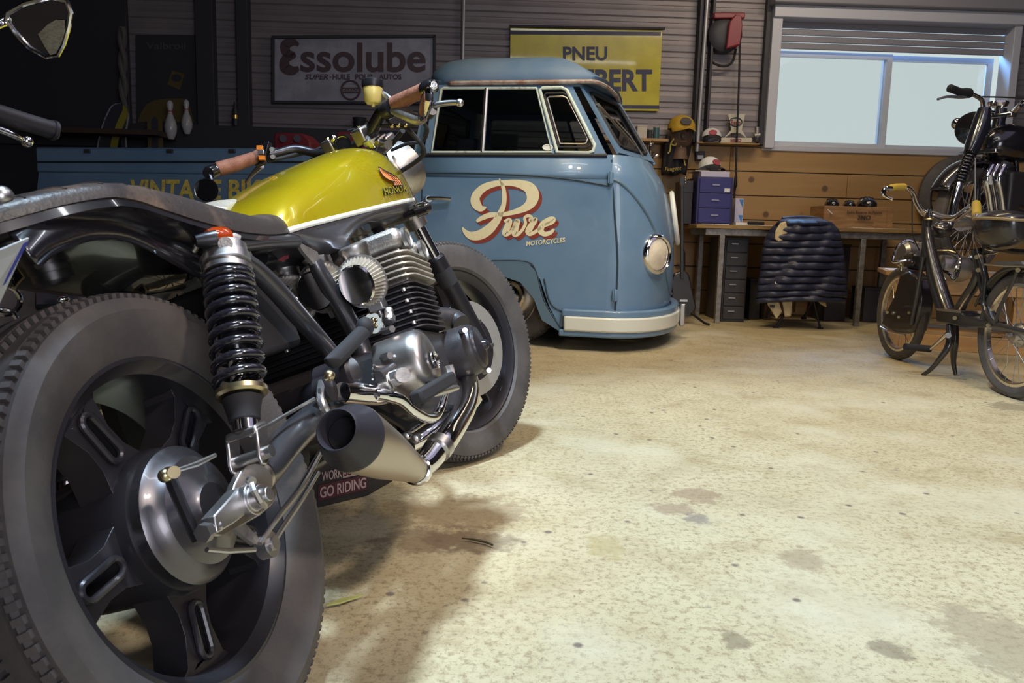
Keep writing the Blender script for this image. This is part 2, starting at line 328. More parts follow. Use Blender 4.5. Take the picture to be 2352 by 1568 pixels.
def sash(n, a0, a1, b):
    mb = M(); z0, z1 = 1.505, 2.33; t = .048
    wbox(mb, a0, a0+t, z0, z1, b, b+.035); wbox(mb, a1-t, a1, z0, z1, b, b+.035); wbox(mb, a0+t, a1-t, z0, z0+t, b, b+.035); wbox(mb, a0+t, a1-t, z1-t, z1, b, b+.035)
    o = mb.build('window_%d' % n, 'alu_white', bevel=.004, kind='structure')
    g = M(); wbox(g, a0+t*.6, a1-t*.6, z0+t*.6, z1-t*.6, b+.014, b+.020); g.build('pane', 'glass', parent=o)
sash(2, sa0, mid+.03, .06); sash(3, mid-.03, sa1-.02, .10)
mat('daylit_haze', (.6, .7, .7), 1)
# ================================================================ the pickup van
VP = Plane((.1, 4.647, 0), -.20)
van = thing('pickup_van', 'blue vintage pickup van with Pure Motorcycles lettering on its door', 'pickup truck', VP.w(-1.2, .8, 0))
mat('van_blue', (.115, .205, .33), .32, 0, c2=(.15, .245, .37), ns=1.6, coat=.35, rv=.12, bump=.02, bs=6)
mat('van_roof', (.085, .15, .25), .45, 0, c2=(.12, .18, .27), ns=3, rv=.2)
mat('van_arch', (.10, .165, .225), .5); mat('seal', (.02, .018, .022), .6)
mat('window_trim', (.55, .62, .55), .4, c2=(.33, .28, .2), ns=14, nr=(.58, .7))
mat('gutter', (.42, .36, .33), .5, c2=(.22, .12, .08), ns=9)
BD = 1.62; MIDB = .81
def vz(x, y, b=0): return VP.p(x, y, b)
def inv2(P): q = P-VP.o; return q.dot(VP.d), q.dot(VP.n), q.z
NZ = [(.12, .79), (.30, .825), (.5, .832), (.68, .822), (.82, .80), (.95, .765), (1.05, .72), (1.13, .66)]
def binset(z): return .0 if z < 1.0 else .05*((z-1.0)/.13)**1.6
def anose(z):
    for (z0, a0), (z1, a1) in zip(NZ, NZ[1:]):
        if z <= z1: t = (z-z0)/(z1-z0); return a0+(a1-a0)*t
    return NZ[-1][1]
AS = .455
def nose(z, t, off=0):   # t 0 side .. 1 centre .. 2 far side
    tt = t if t <= 1 else 2-t; b0 = binset(z); an = anose(z); th = tt*math.pi/2
    a = AS+(an-AS)*math.sin(th)**.92; b = MIDB-(MIDB-b0)*math.cos(th)**.92
    na = math.sin(th)*(MIDB-b0); nb = -math.cos(th)*(an-AS)*1.0; l = math.hypot(na, nb) or 1
    nn = V3((math.sin(th)/(an-AS), -math.cos(th)/(MIDB-b0), 0)); nn.normalize(); a += nn.x*off; b += nn.y*off
    if t > 1: b = 2*MIDB-b
    return VP.w(a, b, z), VP.d*nn.x+VP.n*(nn.y if t <= 1 else -nn.y)
# lower body side panels with wheel arches
A1 = [VP.l(x, y, 0) for x, y in ((1290, 757), (1262, 705), (1240, 640), (1222, 610), (1205, 603), (1120, 600))]
arch = [(a, z) for a, z in A1]+[(-.42, .50), (-.55, .40), (-.60, .16)]
rear = [(-1.95, .16), (-1.98, .42), (-2.1, .52), (-2.6, .52), (-2.74, .42), (-2.8, .16)]
side = [(AS, .14), (AS, 1.0), (-.76, 1.0), (-3.36, 1.0), (-3.38, .9), (-3.38, .22)]+rear[::-1]+arch[::-1]
for b, d in ((0, 1), (BD, -1)):
    M().prism([VP.w(a, b, z) for a, z in side], VP.n*.02*d).build('side_panel', 'van_blue', van)
# shoulder band above the swage line (cab), nose skin
mb = M(); zz = [.14, .2, .3, .4, .5, .6, .7, .78, .86, .93, 1.0, 1.04, 1.08, 1.11, 1.14]
mb.loft([[nose(z, t/24)[0] for t in range(49)] for z in zz], closed=False); mb.build('front_panel', 'van_blue', van, sharp=50)
for far in (0, 1):
    mb = M(); rows = []
    for z in (1.0, 1.03, 1.06, 1.09, 1.115, 1.14):
        b = binset(z); b = BD-b if far else b; rows.append([VP.w(a, b, z) for a in (-.76, -.3, .1, AS)])
    mb.loft(rows, closed=False); mb.build('shoulder_panel', 'van_blue', van, solid=.004)
# cab floor deck, cab back wall with window, tray
M().prism([VP.w(-.76, .05, 1.12), VP.w(-.76, BD-.05, 1.12), VP.w(-.76, BD-.05, .25), VP.w(-.76, .05, .25)], VP.d*.02).build('cab_back_lower', 'van_blue', van)
M().prism([VP.w(-3.36, .03, .92), VP.w(-.78, .03, .92), VP.w(-.78, BD-.03, .92), VP.w(-3.36, BD-.03, .92)], (0, 0, .02)).build('tray_floor', 'van_arch', van)
zt = 1.165
mb = M()
for b in (0, BD-.05): mb.obox(VP.w(-2.08, b+.025, (zt+1.0)/2), VP.d*1.30, VP.n*.025, (0, 0, (zt-1.0)/2))
mb.obox(VP.w(-3.36, MIDB, 1.08), VP.d*.025, VP.n*(MIDB-.05), (0, 0, .085)); mb.build('tray_sides', 'van_blue', van, bevel=.012)
mb = M(); mb.tube([vz(80, 372, -.003), vz(560, 372, -.003), vz(930, 372, -.003)], .006, 6); mb.build('tray_groove', 'seal', van)
for x in (200, 390, 533, 690, 905): M().obox(vz(x, 347, -.006), VP.d*.022, VP.n*.008, (0, 0, .012)).build('tray_latch', 'dark_metal', van, bevel=.003)
# arch outline moulding and dark inner arches
mb = M(); lip = [VP.l(x, y, 0) for x, y in ((1292, 765), (1250, 690), (1231, 622), (1208, 600), (1120, 598))]+[(-.5, .50), (-.66, .42), (-.68, .16)]
inn = [VP.l(x, y, 0) for x, y in ((1292, 765), (1245, 735), (1226, 685), (1195, 648), (1155, 634), (1110, 640))]+[(-.46, .34), (-.56, .16)]
mb.prism([VP.w(a, -.004, z) for a, z in lip+inn[::-1]], VP.n*.03).build('wheel_arch', 'van_arch', van)
mb = M(); mb.box(0, 0, 0, 0, 0, 0)
mb = M().loft([[VP.w(a, b, z) for a, z in [(.22, .14), (.2, .42), (.08, .52), (-.3, .53), (-.5, .44), (-.6, .14)]] for b in (.02, .5)], closed=False, caps=False)
mb.prism([VP.w(a, .5, z) for a, z in [(.22, .14), (.2, .42), (.08, .52), (-.3, .53), (-.5, .44), (-.6, .14)]], VP.n*.01)
mb.loft([[VP.w(a, b, z) for a, z in rear] for b in (.02, .5)], closed=False, caps=False); mb.prism([VP.w(a, .5, z) for a, z in rear], VP.n*.01)
mb.obox(VP.w(-1.3, MIDB, .30), VP.d*2.0, VP.n*.3, (0, 0, .12)); mb.obox(VP.w(-1.3, MIDB, .2), VP.d*1.9, VP.n*.25, (0, 0, .04)); mb.build('wheel_housing', 'dark_void', van)
# greenhouse
GI, GT = .05, .145          # inset at belt and at drip line
def gs(x, y):               # a pixel on the tilted side window plane -> (a, z)
    p0 = VP.w(0, GI, 1.14); p1 = VP.w(0, GT, 1.575); n = (p1-p0).cross(VP.d).normalized(); return hit(x, y, p0, n)
outer = [gs(x, y) for x, y in ((972, 362), (1000, 187), (1310, 187), (1396, 362))]
win = [gs(x, y) for x, y in ((992, 350), (1014, 206), (1020, 203), (1232, 203), (1268, 350))]
vent = [gs(x, y) for x, y in ((1280, 350), (1240, 208), (1246, 203), (1290, 202), (1302, 208), (1366, 335), (1362, 348), (1352, 352))]
gn = (VP.w(0, GT, 1.575)-VP.w(0, GI, 1.14)).cross(VP.d).normalized(); gn = gn if gn.dot(VP.n) > 0 else -gn
M().prism(outer, gn*.02, [win, vent]).build('side_pillars', 'van_blue', van)
def mirror_b(P): a, b, z = inv2(P); return VP.w(a, BD-b, z)
M().prism([mirror_b(p) for p in outer], gn*-.0+VP.n*-.02, [[mirror_b(p) for p in win], [mirror_b(p) for p in vent]]).build('side_pillars', 'van_blue', van)
M().tube([p-gn*.004 for p in win], .009, 8, closed=True).build('window_frame', 'window_trim', van)
M().tube([p-gn*.006 for p in vent], .011, 8, closed=True).build('quarter_window_frame', 'window_trim', van)
cv = sum(vent, V3())/len(vent)
M().tube([p+(cv-p)*.16-gn*.004 for p in vent], .007, 8, closed=True).build('quarter_window_seal', 'seal', van)
M().tube([p+(cv-p)*.27-gn*.002 for p in vent], .005, 8, closed=True).build('quarter_window_inner_frame', 'brushed', van)
M().tube([gs(1108, 350)-gn*.006, gs(1118, 204)-gn*.006], .013, 8).build('window_divider', 'steel', van)
M().tube([gs(975, 356)-gn*.008, gs(1395, 358)-gn*.008], .011, 6).build('window_sill_seal', 'seal', van)
g1 = M().prism(win, gn*.003).build('side_window_glass', 'car_glass', van); M().prism(vent, gn*.003).build('quarter_window_glass', 'car_glass', van)
M().prism([mirror_b(p) for p in win], VP.n*.003).build('side_window_glass', 'car_glass', van)
# sticker on the side glass
M().tube([gs(1258+11*math.cos(t), 339+6*math.sin(t))-gn*.004 for t in [i*math.pi/6 for i in range(12)]], .004, 6, closed=True).prism([gs(1258+10*math.cos(t), 339+5*math.sin(t))-gn*.004 for t in [i*math.pi/6 for i in range(12)]], -gn*.001).build('sticker', 'white_paint', van)
# windscreen half (near) and mirrored half
wb = [(.475, .06, 1.145), (.655, .80, 1.16), (.40, .80, 1.555), (.225, .155, 1.555)]
def scr(q, far):
    return [VP.w(a, BD-b if far else b, z) for a, b, z in q]
for far in (0, 1):
    q = scr(wb, far); c = sum(q, V3())/4; n = (q[1]-q[0]).cross(q[3]-q[0]).normalized(); n = n if n.dot(VP.d) > 0 else -n
    hole = []
    cs = [c+(p-c)*.80 for p in q]
    for i in range(4):
        a_, b_, c_ = cs[i-1], cs[i], cs[(i+1) % 4]; hole += [b_+(a_-b_)*.12, b_+(a_-b_)*.03+(c_-b_)*.03, b_+(c_-b_)*.12]
    M().prism(q, n*.015, [hole]).build('windscreen_surround', 'van_blue', van)
    M().tube([p+n*.016 for p in hole], .012, 8, closed=True).build('windscreen_seal', 'seal', van)
    M().prism(hole, n*.004).build('windscreen_glass', 'car_glass', van)
    if not far: WN, WQ = n, q
W = lambda s, t: WQ[0]*(1-s)*(1-t)+WQ[1]*s*(1-t)+WQ[3]*(1-s)*t+WQ[2]*s*t
M().tube([W(.62, .02)+WN*.03, W(.50, .30)+WN*.04, W(.33, .52)+WN*.035], .006, 8).build('wiper_arm', 'steel', van)
M().obox(W(.30, .42)+WN*.03, (W(.62, .12)-W(.10, .78))*.42, WN*.007, (W(.5, .6)-W(.3, .5)).normalized()*.006).build('wiper_blade', 'brushed', van)
M().tube([VP.w(.665, .81, 1.15), VP.w(.405, .81, 1.56)], .014, 8).build('centre_post', 'van_blue', van)
# cab rear upper panel
ru = [VP.w(-.76, .06, 1.12), VP.w(-.76, BD-.06, 1.12), VP.w(-.70, BD-.15, 1.58), VP.w(-.70, .15, 1.58)]; c = sum(ru, V3())/4
M().prism(ru, VP.d*.015, [[c+(p-c)*.62 for p in ru]]).build('cab_back', 'van_blue', van)
M().prism([c+(p-c)*.62 for p in ru], VP.d*.003).build('rear_window_glass', 'car_glass', van)
M().tube([c+(p-c)*.62-VP.d*.004 for p in ru], .014, 8, closed=True).build('rear_window_seal', 'seal', van)
# roof
RO = [(1.572, -.70, .30, .415, .125), (1.60, -.715, .31, .43, .12), (1.66, -.71, .255, .33, .135), (1.72, -.69, .19, .235, .17), (1.77, -.655, .12, .14, .23), (1.81, -.60, .03, .03, .32), (1.835, -.48, -.10, -.10, .46), (1.842, -.36, -.22, -.22, .62)]
mb = M(); S = []
for z, ar, as_, af, b in RO:
    z = 1.572+(z-1.572)*.74
    q = []; n = 12
    # rear right corner -> along side -> front curve -> far side
    def cor(t): return t
    ptsr = []
    rc = min(.16, (as_-ar)*.5)
    for i in range(7): t = math.pi/2*i/6; ptsr.append((ar+rc-rc*math.cos(t)*1, b+rc-rc*math.sin(t)))
    ptsr = [(ar, MIDB-.02)]+ptsr
    ptsr += [(ar+(as_-ar)*f, b) for f in (.35, .55, .75)]
    fr = [(as_+(af-as_)*math.sin(math.pi/2*i/10)+.0, MIDB-(MIDB-b)*math.cos(math.pi/2*i/10)) for i in range(0, 11)]
    # keep front corner round
    ptsr += fr
    far = [(a, 2*MIDB-bb) for a, bb in ptsr[::-1]]
    S.append([VP.w(a, bb, z) for a, bb in ptsr+far[1:]])
mb.loft(S, closed=True, caps=True); mb.build('roof', 'van_roof', van, sharp=60)
dr = [p-V3((0, 0, .008)) for p in S[0][7:len(S[0])-7]]
M().tube([S[0][1]]+dr, .014, 8).build('roof_gutter', 'gutter', van)
# header panel between gutter and window plane
M().loft([[VP.w(a, b-.004, z) for a, b, z in ((-.70, .14, 1.585), (.22, .14, 1.585), (.40, MIDB, 1.585))], [VP.w(a, b, z) for a, b, z in ((-.70, .15, 1.54), (.235, .15, 1.54), (.41, MIDB, 1.54))]], closed=False, caps=False).build('roof_header', 'van_blue', van, solid=.006)
# swage lines
def onside(x, y, o=-.003):
    a, z = VP.l(x, y, o); return VP.w(a, o+(binset(z) if z > 1 else 0), z)
mat('groove', (.035, .06, .085), .6)
mb = M(); mb.tube([onside(x, y) for x, y in ((966, 396), (1100, 398), (1230, 404), (1320, 413), (1400, 427))], .0055, 6, k=5)
mb.tube([onside(x, y) for x, y in ((966, 366), (970, 440), (968, 560))]+[], .0045, 6, k=3)
mb.tube([onside(x, y) for x, y in ((1404, 366), (1410, 460), (1419, 600), (1413, 717))], .005, 6, k=4)
mb.tube([onside(x, y) for x, y in ((1413, 717), (1330, 717), (1285, 712), (1262, 690), (1250, 640))], .005, 6, k=5)
mb.tube([onside(x, y) for x, y in ((1130, 598), (1208, 600), (1231, 622), (1250, 690), (1290, 757))], .004, 6, k=5)
mb.build('door_seams', 'groove', van)
mb = M(); ns = [(.0, 1.0), (.12, .97), (.3, .87), (.45, .74), (.56, .6), (.66, .46), (.8, .34), (1.0, .3)]
mb.tube([nose(z, t, .001)[0] for t, z in ns], .009, 8, k=5); mb.build('front_crease', 'van_arch', van)
# hinges and door handle
for x, y in ((1403, 408), (1413, 678)): mb = M(); p = onside(x, y, -.012); mb.obox(p, VP.d*.016, VP.n*.012, (0, 0, .032)); mb.cyl(p+VP.d*.0-V3((0, 0, .036))-VP.n*.008, p+V3((0, 0, .036))-VP.n*.008, .009, n=10); mb.build('door_hinge', 'van_blue', van, bevel=.003)
p = onside(1003, 456, -.03); mb = M(); mb.tube([onside(977, 457, -.012), onside(985, 455, -.035), onside(1010, 455, -.04), onside(1036, 457, -.028)], .013, 10, k=5); mb.cyl(onside(985, 457, .01), onside(985, 457, -.04), .02, n=14); mb.build('door_handle', 'chrome', van)
mb = M().obox(onside(951, 425, -.006), VP.d*.006, VP.n*.004, (0, 0, .11)); mb.build('cab_vent_strip', 'groove', van)
# headlamps
for t in (.47, 1.53):
    p, n = nose(.575, t); q = VP.d*.78-VP.n*.62 if t < 1 else VP.d*.78+VP.n*.62; n = q.normalized()
    mb = M(); mb.lathe(p-n*.03, n, [(0, .125), (.05, .122), (.066, .114), (.072, .104), (.06, .098)], 40); h = mb.build('headlamp', 'chrome', van)
    mat('lamp_glass', (.80, .70, .55), .12, 0, coat=1, c2=(.6, .5, .38), ns=6)
    M().lathe(p+n*.022, n, [(0, .101), (.012, .085), (.021, .06), (.026, .03), (.028, 0)], 40).build('lens', 'lamp_glass', h)
# emblem plate on the nose
pe = [nose(z, 1, .012)[0] for z in (.8,)][0]; ne = (VP.d*.93-VP.n*.0+V3((0, 0, .2))).normalized()
pe = VP.w(.80, MIDB-.02, .80); up_ = V3((0, 0, 1))*1.0-VP.d*.17; up_.normalize(); ax = up_.cross(VP.n).normalized(); ax = ax if ax.dot(VP.d) > 0 else -ax
mb = M(); mb.torus(pe+ax*.02, ax, .165, .017, 40, 8)
for s in (-1, 1):
    for (x0, y0), (x1, y1) in (((-.10, .10), (-.03, .0)), ((.10, .10), (.03, 0)), ((-.03, 0), (0, .03)), ((-.13, .05), (-.06, -.13)), ((-.06, -.13), (0, -.02)), ((.13, .05), (.06, -.13)), ((.06, -.13), (0, -.02))):
        mb.tube([pe+ax*.022+VP.n*x0+up_*y0, pe+ax*.022+VP.n*x1+up_*y1], .012, 6)
mb.build('emblem', 'white_paint', van)
# bumper
def bump(off, z0, z1, t0=-.9, t1=2.9):
    P = []
    for i in range(57):
        t = t0+(t1-t0)*i/56
        if t < 0: a, b = AS+t*.30, -off
        elif t > 2: a, b = AS-(t-2)*.30, BD+off
        else:
            p, n = nose(.3, t, off); a, b, _ = inv2(p)
        P.append((a, b))
    return P
def band(off, z0, z1, th, name, m, t0=-.9, t1=2.9, bev=.01):
    P = bump(off, z0, z1, t0, t1); Q = bump(off-th, z0, z1, t0, t1)
    M().loft([[VP.w(*p, z0), VP.w(*q, z0), VP.w(*q, z1), VP.w(*p, z1)] for p, q in zip(P, Q)]).build(name, m, van, bevel=bev, sharp=30)
mat('bumper_white', (.70, .70, .62), .35, c2=(.30, .17, .08), ns=7, nr=(.70, .74), coat=.3)
band(.050, .085, .125, .05, 'bumper_lower_lip', 'van_blue'); band(.062, .118, .205, .05, 'bumper_face', 'bumper_white', -.8, 2.8); band(.050, .200, .245, .05, 'bumper_upper_lip', 'van_blue', -.85, 2.85)
band(.012, .13, .22, .03, 'bumper_valance', 'van_blue', -.9, 2.9)
for b in (.66,): M().obox(VP.w(.905, b+.1, .165), VP.d*.018, VP.n*.03, (0, 0, .075)).build('bumper_overrider', 'steel', van, bevel=.008)
# wheels
def car_wheel(c, steer, far=False):
    n = (-VP.n*math.cos(steer)-VP.d*math.sin(steer)) if not far else VP.n
    mb = M(); R = .30; mb.lathe(c-n*.07, n, [(-.005, .19), (0, .2), (.0, .235), (.012, .275), (.03, .295), (.05, R), (.10, R), (.125, .293), (.14, .275), (.15, .235), (.147, .20), (.14, .19)], 56)
    for k in range(46):
        t = 2*math.pi*k/46; x, y, z = frame(n); d = x*math.cos(t)+y*math.sin(t); tt = -x*math.sin(t)+y*math.cos(t)
        for s in (.045, .095): mb.obox(c-n*.07+n*s+d*(R-.0005), tt*.013+n*.004, n*.017-tt*.004, d*.005)
    o = mb.build('tyre', 'rubber', van)
    M().lathe(c-n*.07, n, [(.145, .195), (.152, .19), (.148, .18), (.11, .172), (.095, .15), (.105, .135), (.118, .12), (.125, .10), (.128, .085)], 48).build('wheel_rim', 'steel', van)
    mb = M().lathe(c-n*.07, n, [(.125, .10), (.13, .085), (.155, .07), (.165, .04), (.168, 0)], 32); mb.build('hub_cap', 'chrome', van)
car_wheel(VP.w(-.135, .21, .30), .30); car_wheel(VP.w(-2.36, .13, .30), 0); car_wheel(VP.w(-.10, BD-.13, .30), 0, True); car_wheel(VP.w(-2.36, BD-.13, .30), 0, True)
# interior: seat, steering wheel, roof lining
mat('seat_cloth', (.055, .05, .06), .8)
mb = M(); mb.obox(VP.w(-.45, MIDB, .95), VP.d*.09, VP.n*.62, (0, 0, .30)); mb.obox(VP.w(-.2, MIDB, .72), VP.d*.28, VP.n*.62, (0, 0, .09)); mb.build('bench_seat', 'seat_cloth', van, bevel=.04)
M().torus(VP.w(.18, 1.15, 1.10), VP.d*-.5+V3((0, 0, .87)), .20, .012, 40, 8).cyl(VP.w(.30, 1.15, .8), VP.w(.18, 1.15, 1.10), .02).build('steering_wheel', 'white_paint', van)
M().obox(VP.w(.42, MIDB, 1.05), VP.d*.1, VP.n*.7, (0, 0, .06)).build('dashboard', 'van_blue', van, bevel=.02)
# lettering on the door and tray
mat('letter_red', (.25, .045, .03), .5); mat('letter_yellow', (.80, .62, .12), .5, c2=(.55, .42, .09), ns=40)
def dp(x, y, o=-.002): return VP.p(x, y, o)
z4 = lambda x, y, h: (1020+x/7.128, 380+y/7.128, h/7.128)      # enlarged view of the door -> picture
STR = [[(900, 215, 8), (960, 330, 30), (985, 480, 38), (975, 640, 40), (930, 760, 48), (860, 900, 62), (740, 1040, 80), (600, 1130, 80), (450, 1150, 66), (350, 1090, 40), (300, 1010, 10)],
       [(690, 685, 12), (600, 700, 55), (520, 620, 80), (520, 500, 72), (640, 370, 62), (820, 300, 50), (1000, 285, 45), (1180, 290, 58), (1370, 350, 88), (1450, 460, 105), (1430, 590, 90), (1330, 690, 62), (1150, 760, 42), (960, 800, 34), (760, 810, 42), (620, 860, 38), (530, 915, 22)],
       [(985, 915, 22), (1070, 900, 42), (1040, 1000, 55), (1000, 1110, 52), (1080, 1100, 26), (1150, 990, 26), (1200, 900, 44), (1170, 1010, 55), (1160, 1120, 50), (1250, 1090, 26), (1330, 960, 26), (1320, 860, 24), (1375, 820, 24), (1430, 850, 26), (1410, 900, 30), (1500, 880, 34), (1430, 980, 50), (1380, 1080, 52), (1410, 1120, 34), (1500, 1080, 28), (1600, 1000, 30), (1760, 930, 34), (1800, 880, 30), (1740, 880, 44), (1620, 960, 52), (1580, 1060, 52), (1640, 1120, 40), (1740, 1100, 32), (1800, 1040, 18)]]
def strokes(dx, dy, off, dw):
    mb = M()
    for s in STR:
        P = []
        for x, y, h in s: X, Y, H = z4(x+dx, y+dy, h+dw); p = dp(X, Y, off); P.append((p, H*pxr(p)))
        ribbon(mb, P, VP.n)
    return mb
strokes(55, 55, -.0022, -4).build('script_lettering_shadow', 'letter_red', van); strokes(20, 25, -.0026, -4).build('script_lettering_shadow', 'letter_red', van)
strokes(0, 0, -.0034, 0).build('script_lettering', 'cream', van, label='cream script lettering reading Pure')
def z4p(x, y, o=-.003): return dp(1020+x/7.128, 380+y/7.128, o)
text('MOTORCYCLES', z4p(1345, 1318), z4p(1975, 1255), z4p(1350, 1240), off=.02, m=None, tr=z4p(1985, 1175)).build('block_lettering', 'cream', van)
text('VINTAGE BIKES', dp(296, 458, -.006), dp(650, 460, -.006), dp(299, 412, -.006), off=.03, tr=dp(650, 412, -.006)).build('tray_lettering', 'letter_yellow', van, label='yellow capitals on the tray side')
# red cases standing in the tray
mat('case_red', (.22, .025, .035), .6)
def case(xl, xr, yt, lab, b=.45):
    P = [VP.p(x, y, b) for x, y in ((xl, 350), (xr, 350), (xr-3, yt+20), (xr-22, yt+2), (xl+6, yt), (xl, yt+6))]
    zb = .945; lo = [V3((p.x, p.y, zb)) if i < 2 else p for i, p in enumerate(P)]
    t = thing('fuel_can', lab, 'fuel can', (sum(lo, V3())/6).xy.to_3d()+V3((0, 0, zb)))
    M().prism(lo, VP.n*.16).build('body', 'case_red', t, bevel=.012)
    for f in (.25, .62): x = xl+(xr-xl)*f; M().cyl(VP.p(x, yt+14, b), VP.p(x, yt+14, b-.02), .025).build('cap', 'dark_metal', t)
case(628, 716, 304, 'red fuel can with two round caps standing in the pickup tray, left of the other'); case(772, 868, 302, 'red fuel can in the pickup tray, nearer the cab')
# ================================================================ things on the back wall
TF = Plane((1.669, 6.265, 0), .03)
def wp(x, y, b=0): return WALL.p(x, y, b)
ZU = V3((0, 0, 1))
def rectp(P, x0, y0, x1, y1, b): return [P(x0, y1, b), P(x1, y1, b), P(x1, y0, b), P(x0, y0, b)]
# Essolube sign
mat('enamel_white', (.36, .35, .40), .4, c2=(.27, .26, .30), ns=5); mat('enamel_brown', (.085, .05, .06), .5); mat('enamel_yellow', (.55, .47, .035), .22, coat=.6, c2=(.47, .39, .03), ns=5, bump=.05, bs=4); mat('enamel_navy', (.022, .02, .06), .35)
def quad_sign(name, c4, lab, m, frame_m=None, b=-.05, th=.012):
    t = thing(name, lab, 'sign', wp(*c4[0], b)); q = [wp(x, y, b) for x, y in c4]
    M().prism(q, WALL.n*th).build('panel', m, t, bevel=.003)
    if frame_m:
        mb = M()
        for i in range(4):
            a, c = q[i], q[(i+1) % 4]; d = (c-a).normalized(); mb.obox((a+c)/2-WALL.n*.004, d*((c-a).length/2+.012), WALL.n*.014, d.cross(WALL.n)*.012)
        mb.build('frame', frame_m, t, bevel=.003)
    return t, b-.003
def tq(body, x0, y0, x1, y1, b, dy=0, **k): # px box, dy = drop of right end
    return text(body, wp(x0, y1, b), wp(x1, y1+dy, b), wp(x0, y0, b), tr=wp(x1, y0+dy, b), **k)
t, b = quad_sign('enamel_sign', [(628, 235), (998, 237), (998, 84), (628, 86)], 'wide white enamel sign with dark Essolube lettering on the metal wall', 'enamel_white', 'dark_metal')
tq('ssolube', 690, 98, 978, 166, b, off=.022, sp=1.0).build('main_lettering', 'enamel_brown', t)
mb = M(); ribbon(mb, [(wp(x, y, b), h*.0042) for x, y, h in ((686, 104, 3), (674, 97, 7), (656, 103, 10), (658, 121, 9), (674, 127, 6), (656, 136, 9), (655, 155, 11), (672, 162, 9), (686, 156, 4))], WALL.n); mb.build('capital_letter', 'enamel_brown', t)
tq('SUPER', 700, 170, 754, 183, b, off=.03, shear=.25).build('small_lettering', 'enamel_brown', t); tq('-', 757, 176, 761, 178, b, off=.03).build('small_lettering', 'enamel_brown', t); tq('HUILE', 764, 170, 804, 183, b, off=.03).build('small_lettering', 'enamel_brown', t); tq('POUR', 816, 170, 858, 183, b, off=.03).build('small_lettering', 'enamel_brown', t); tq('AUTOS', 870, 170, 922, 183, b, off=.03).build('small_lettering', 'enamel_brown', t)
mb = M(); c = wp(805, 207, b); mb.torus(c, WALL.n, .078, .009, 40, 6); mb.build('emblem_ring', 'enamel_brown', t); M().prism(rectp(wp, 783, 201, 829, 214, b-.002), WALL.n*.003).build('emblem_bar', 'enamel_brown', t); tq('GARAGE', 787, 204, 826, 211, b-.005).build('emblem_lettering', 'enamel_white', t)
# yellow sign
t, b = quad_sign('enamel_sign', [(1170, 250), (1513, 255), (1522, 68), (1172, 62)], 'yellow enamel tyre sign with dark PNEU lettering, partly hidden behind the pickup roof', 'enamel_yellow', None, -.05)
for (y0, y1) in ((70, 79), (239, 247)): M().prism([wp(x, y, b) for x, y in ((1171, y1), (1518-(y0 > 100)*4, y1+3), (1518-(y0 > 100)*4, y0+3), (1171, y0))], WALL.n*.002).build('stripe', 'enamel_navy', t)
tq('PNEU', 1293, 107, 1395, 139, b, off=.03).build('lettering', 'enamel_navy', t); tq('ENGLEBERT', 1190, 158, 1498, 209, b, off=.035, dy=1).build('lettering', 'enamel_navy', t)
M().tube([wp(1170, 60, b-.01), wp(1527, 66, b-.01)], .011, 8).build('hanging_rail', 'dark_metal', t)
# dark poster, upper left
mat('poster_dark', (.03, .028, .034), .55); mat('poster_ochre', (.10, .068, .02), .6); mat('poster_brown', (.055, .03, .02), .6); mat('poster_grey', (.07, .065, .075), .6)
t, b = quad_sign('poster', [(313, 290), (452, 290), (452, 80), (311, 80)], 'dark tall poster with an ochre square, dim on the left of the back wall', 'poster_dark', None)
t['category'] = 'poster'
M().prism([wp(x, y, b) for x, y in ((395, 162), (424, 170), (413, 206), (384, 194))], WALL.n*.002).build('ochre_square', 'poster_ochre', t); M().prism([wp(405+12*math.cos(i*.52), 179+9*math.sin(i*.52), b-.002) for i in range(12)], WALL.n*.001).build('dark_oval', 'poster_dark', t)
M().prism([wp(x, y, b) for x, y in ((316, 280), (322, 262), (336, 240), (354, 230), (390, 226), (420, 226), (436, 246), (446, 280))], WALL.n*.002).build('ochre_shape', 'poster_ochre', t)
tq('Valbroil', 336, 97, 426, 113, b, off=.01).build('lettering', 'poster_grey', t)
# hose reel
mat('reel_red', (.22, .022, .03), .4, coat=.3)
t = thing('hose_reel', 'dark red wall-mounted hose reel high beside the window', 'hose reel', wp(1670, 130, -.12))
c = wp(1668, 78, -.14); M().lathe(c+WALL.n*.12, -WALL.n, [(0, .0), (0, .14), (.01, .145), (.10, .145), (.12, .12), (.13, .07), (.13, 0)], 32).build('drum', 'dark_metal', t)
M().prism([wp(x, y, -.20) for x, y in ((1668, 112), (1700, 104), (1706, 60), (1704, 36), (1690, 32), (1676, 50))], WALL.n*.05).build('side_cover', 'reel_red', t, bevel=.01)
M().prism([wp(x, y, -.16) for x, y in ((1640, 42), (1712, 42), (1712, 28), (1640, 28))], WALL.n*.14).build('bracket', 'reel_red', t, bevel=.01)
M().tube([wp(x, y, -.1) for x, y in ((1632, 130), (1637, 143), (1655, 151), (1672, 150), (1684, 138), (1690, 112))], .011, 8, k=6).build('hose_loop', 'rubber_dark', t)
t = thing('air_line', 'thin black air hose hanging straight down to the blue cabinet', 'hose', wp(1690, 490, -.17))
M().tube([wp(x, y, -.17) for x, y in ((1700, 40), (1700, 60), (1697, 200), (1692, 330), (1690, 405))], .009, 8, k=5).build('hose', 'rubber_dark', t)
M().tube([(*wp(1690, 405, -.17), .012), (*wp(1689, 425, -.17), .016), (*wp(1687, 440, -.17), .010), (*wp(1685, 492, -.17), .010)], None, 10, k=3).build('nozzle', 'black_metal', t)
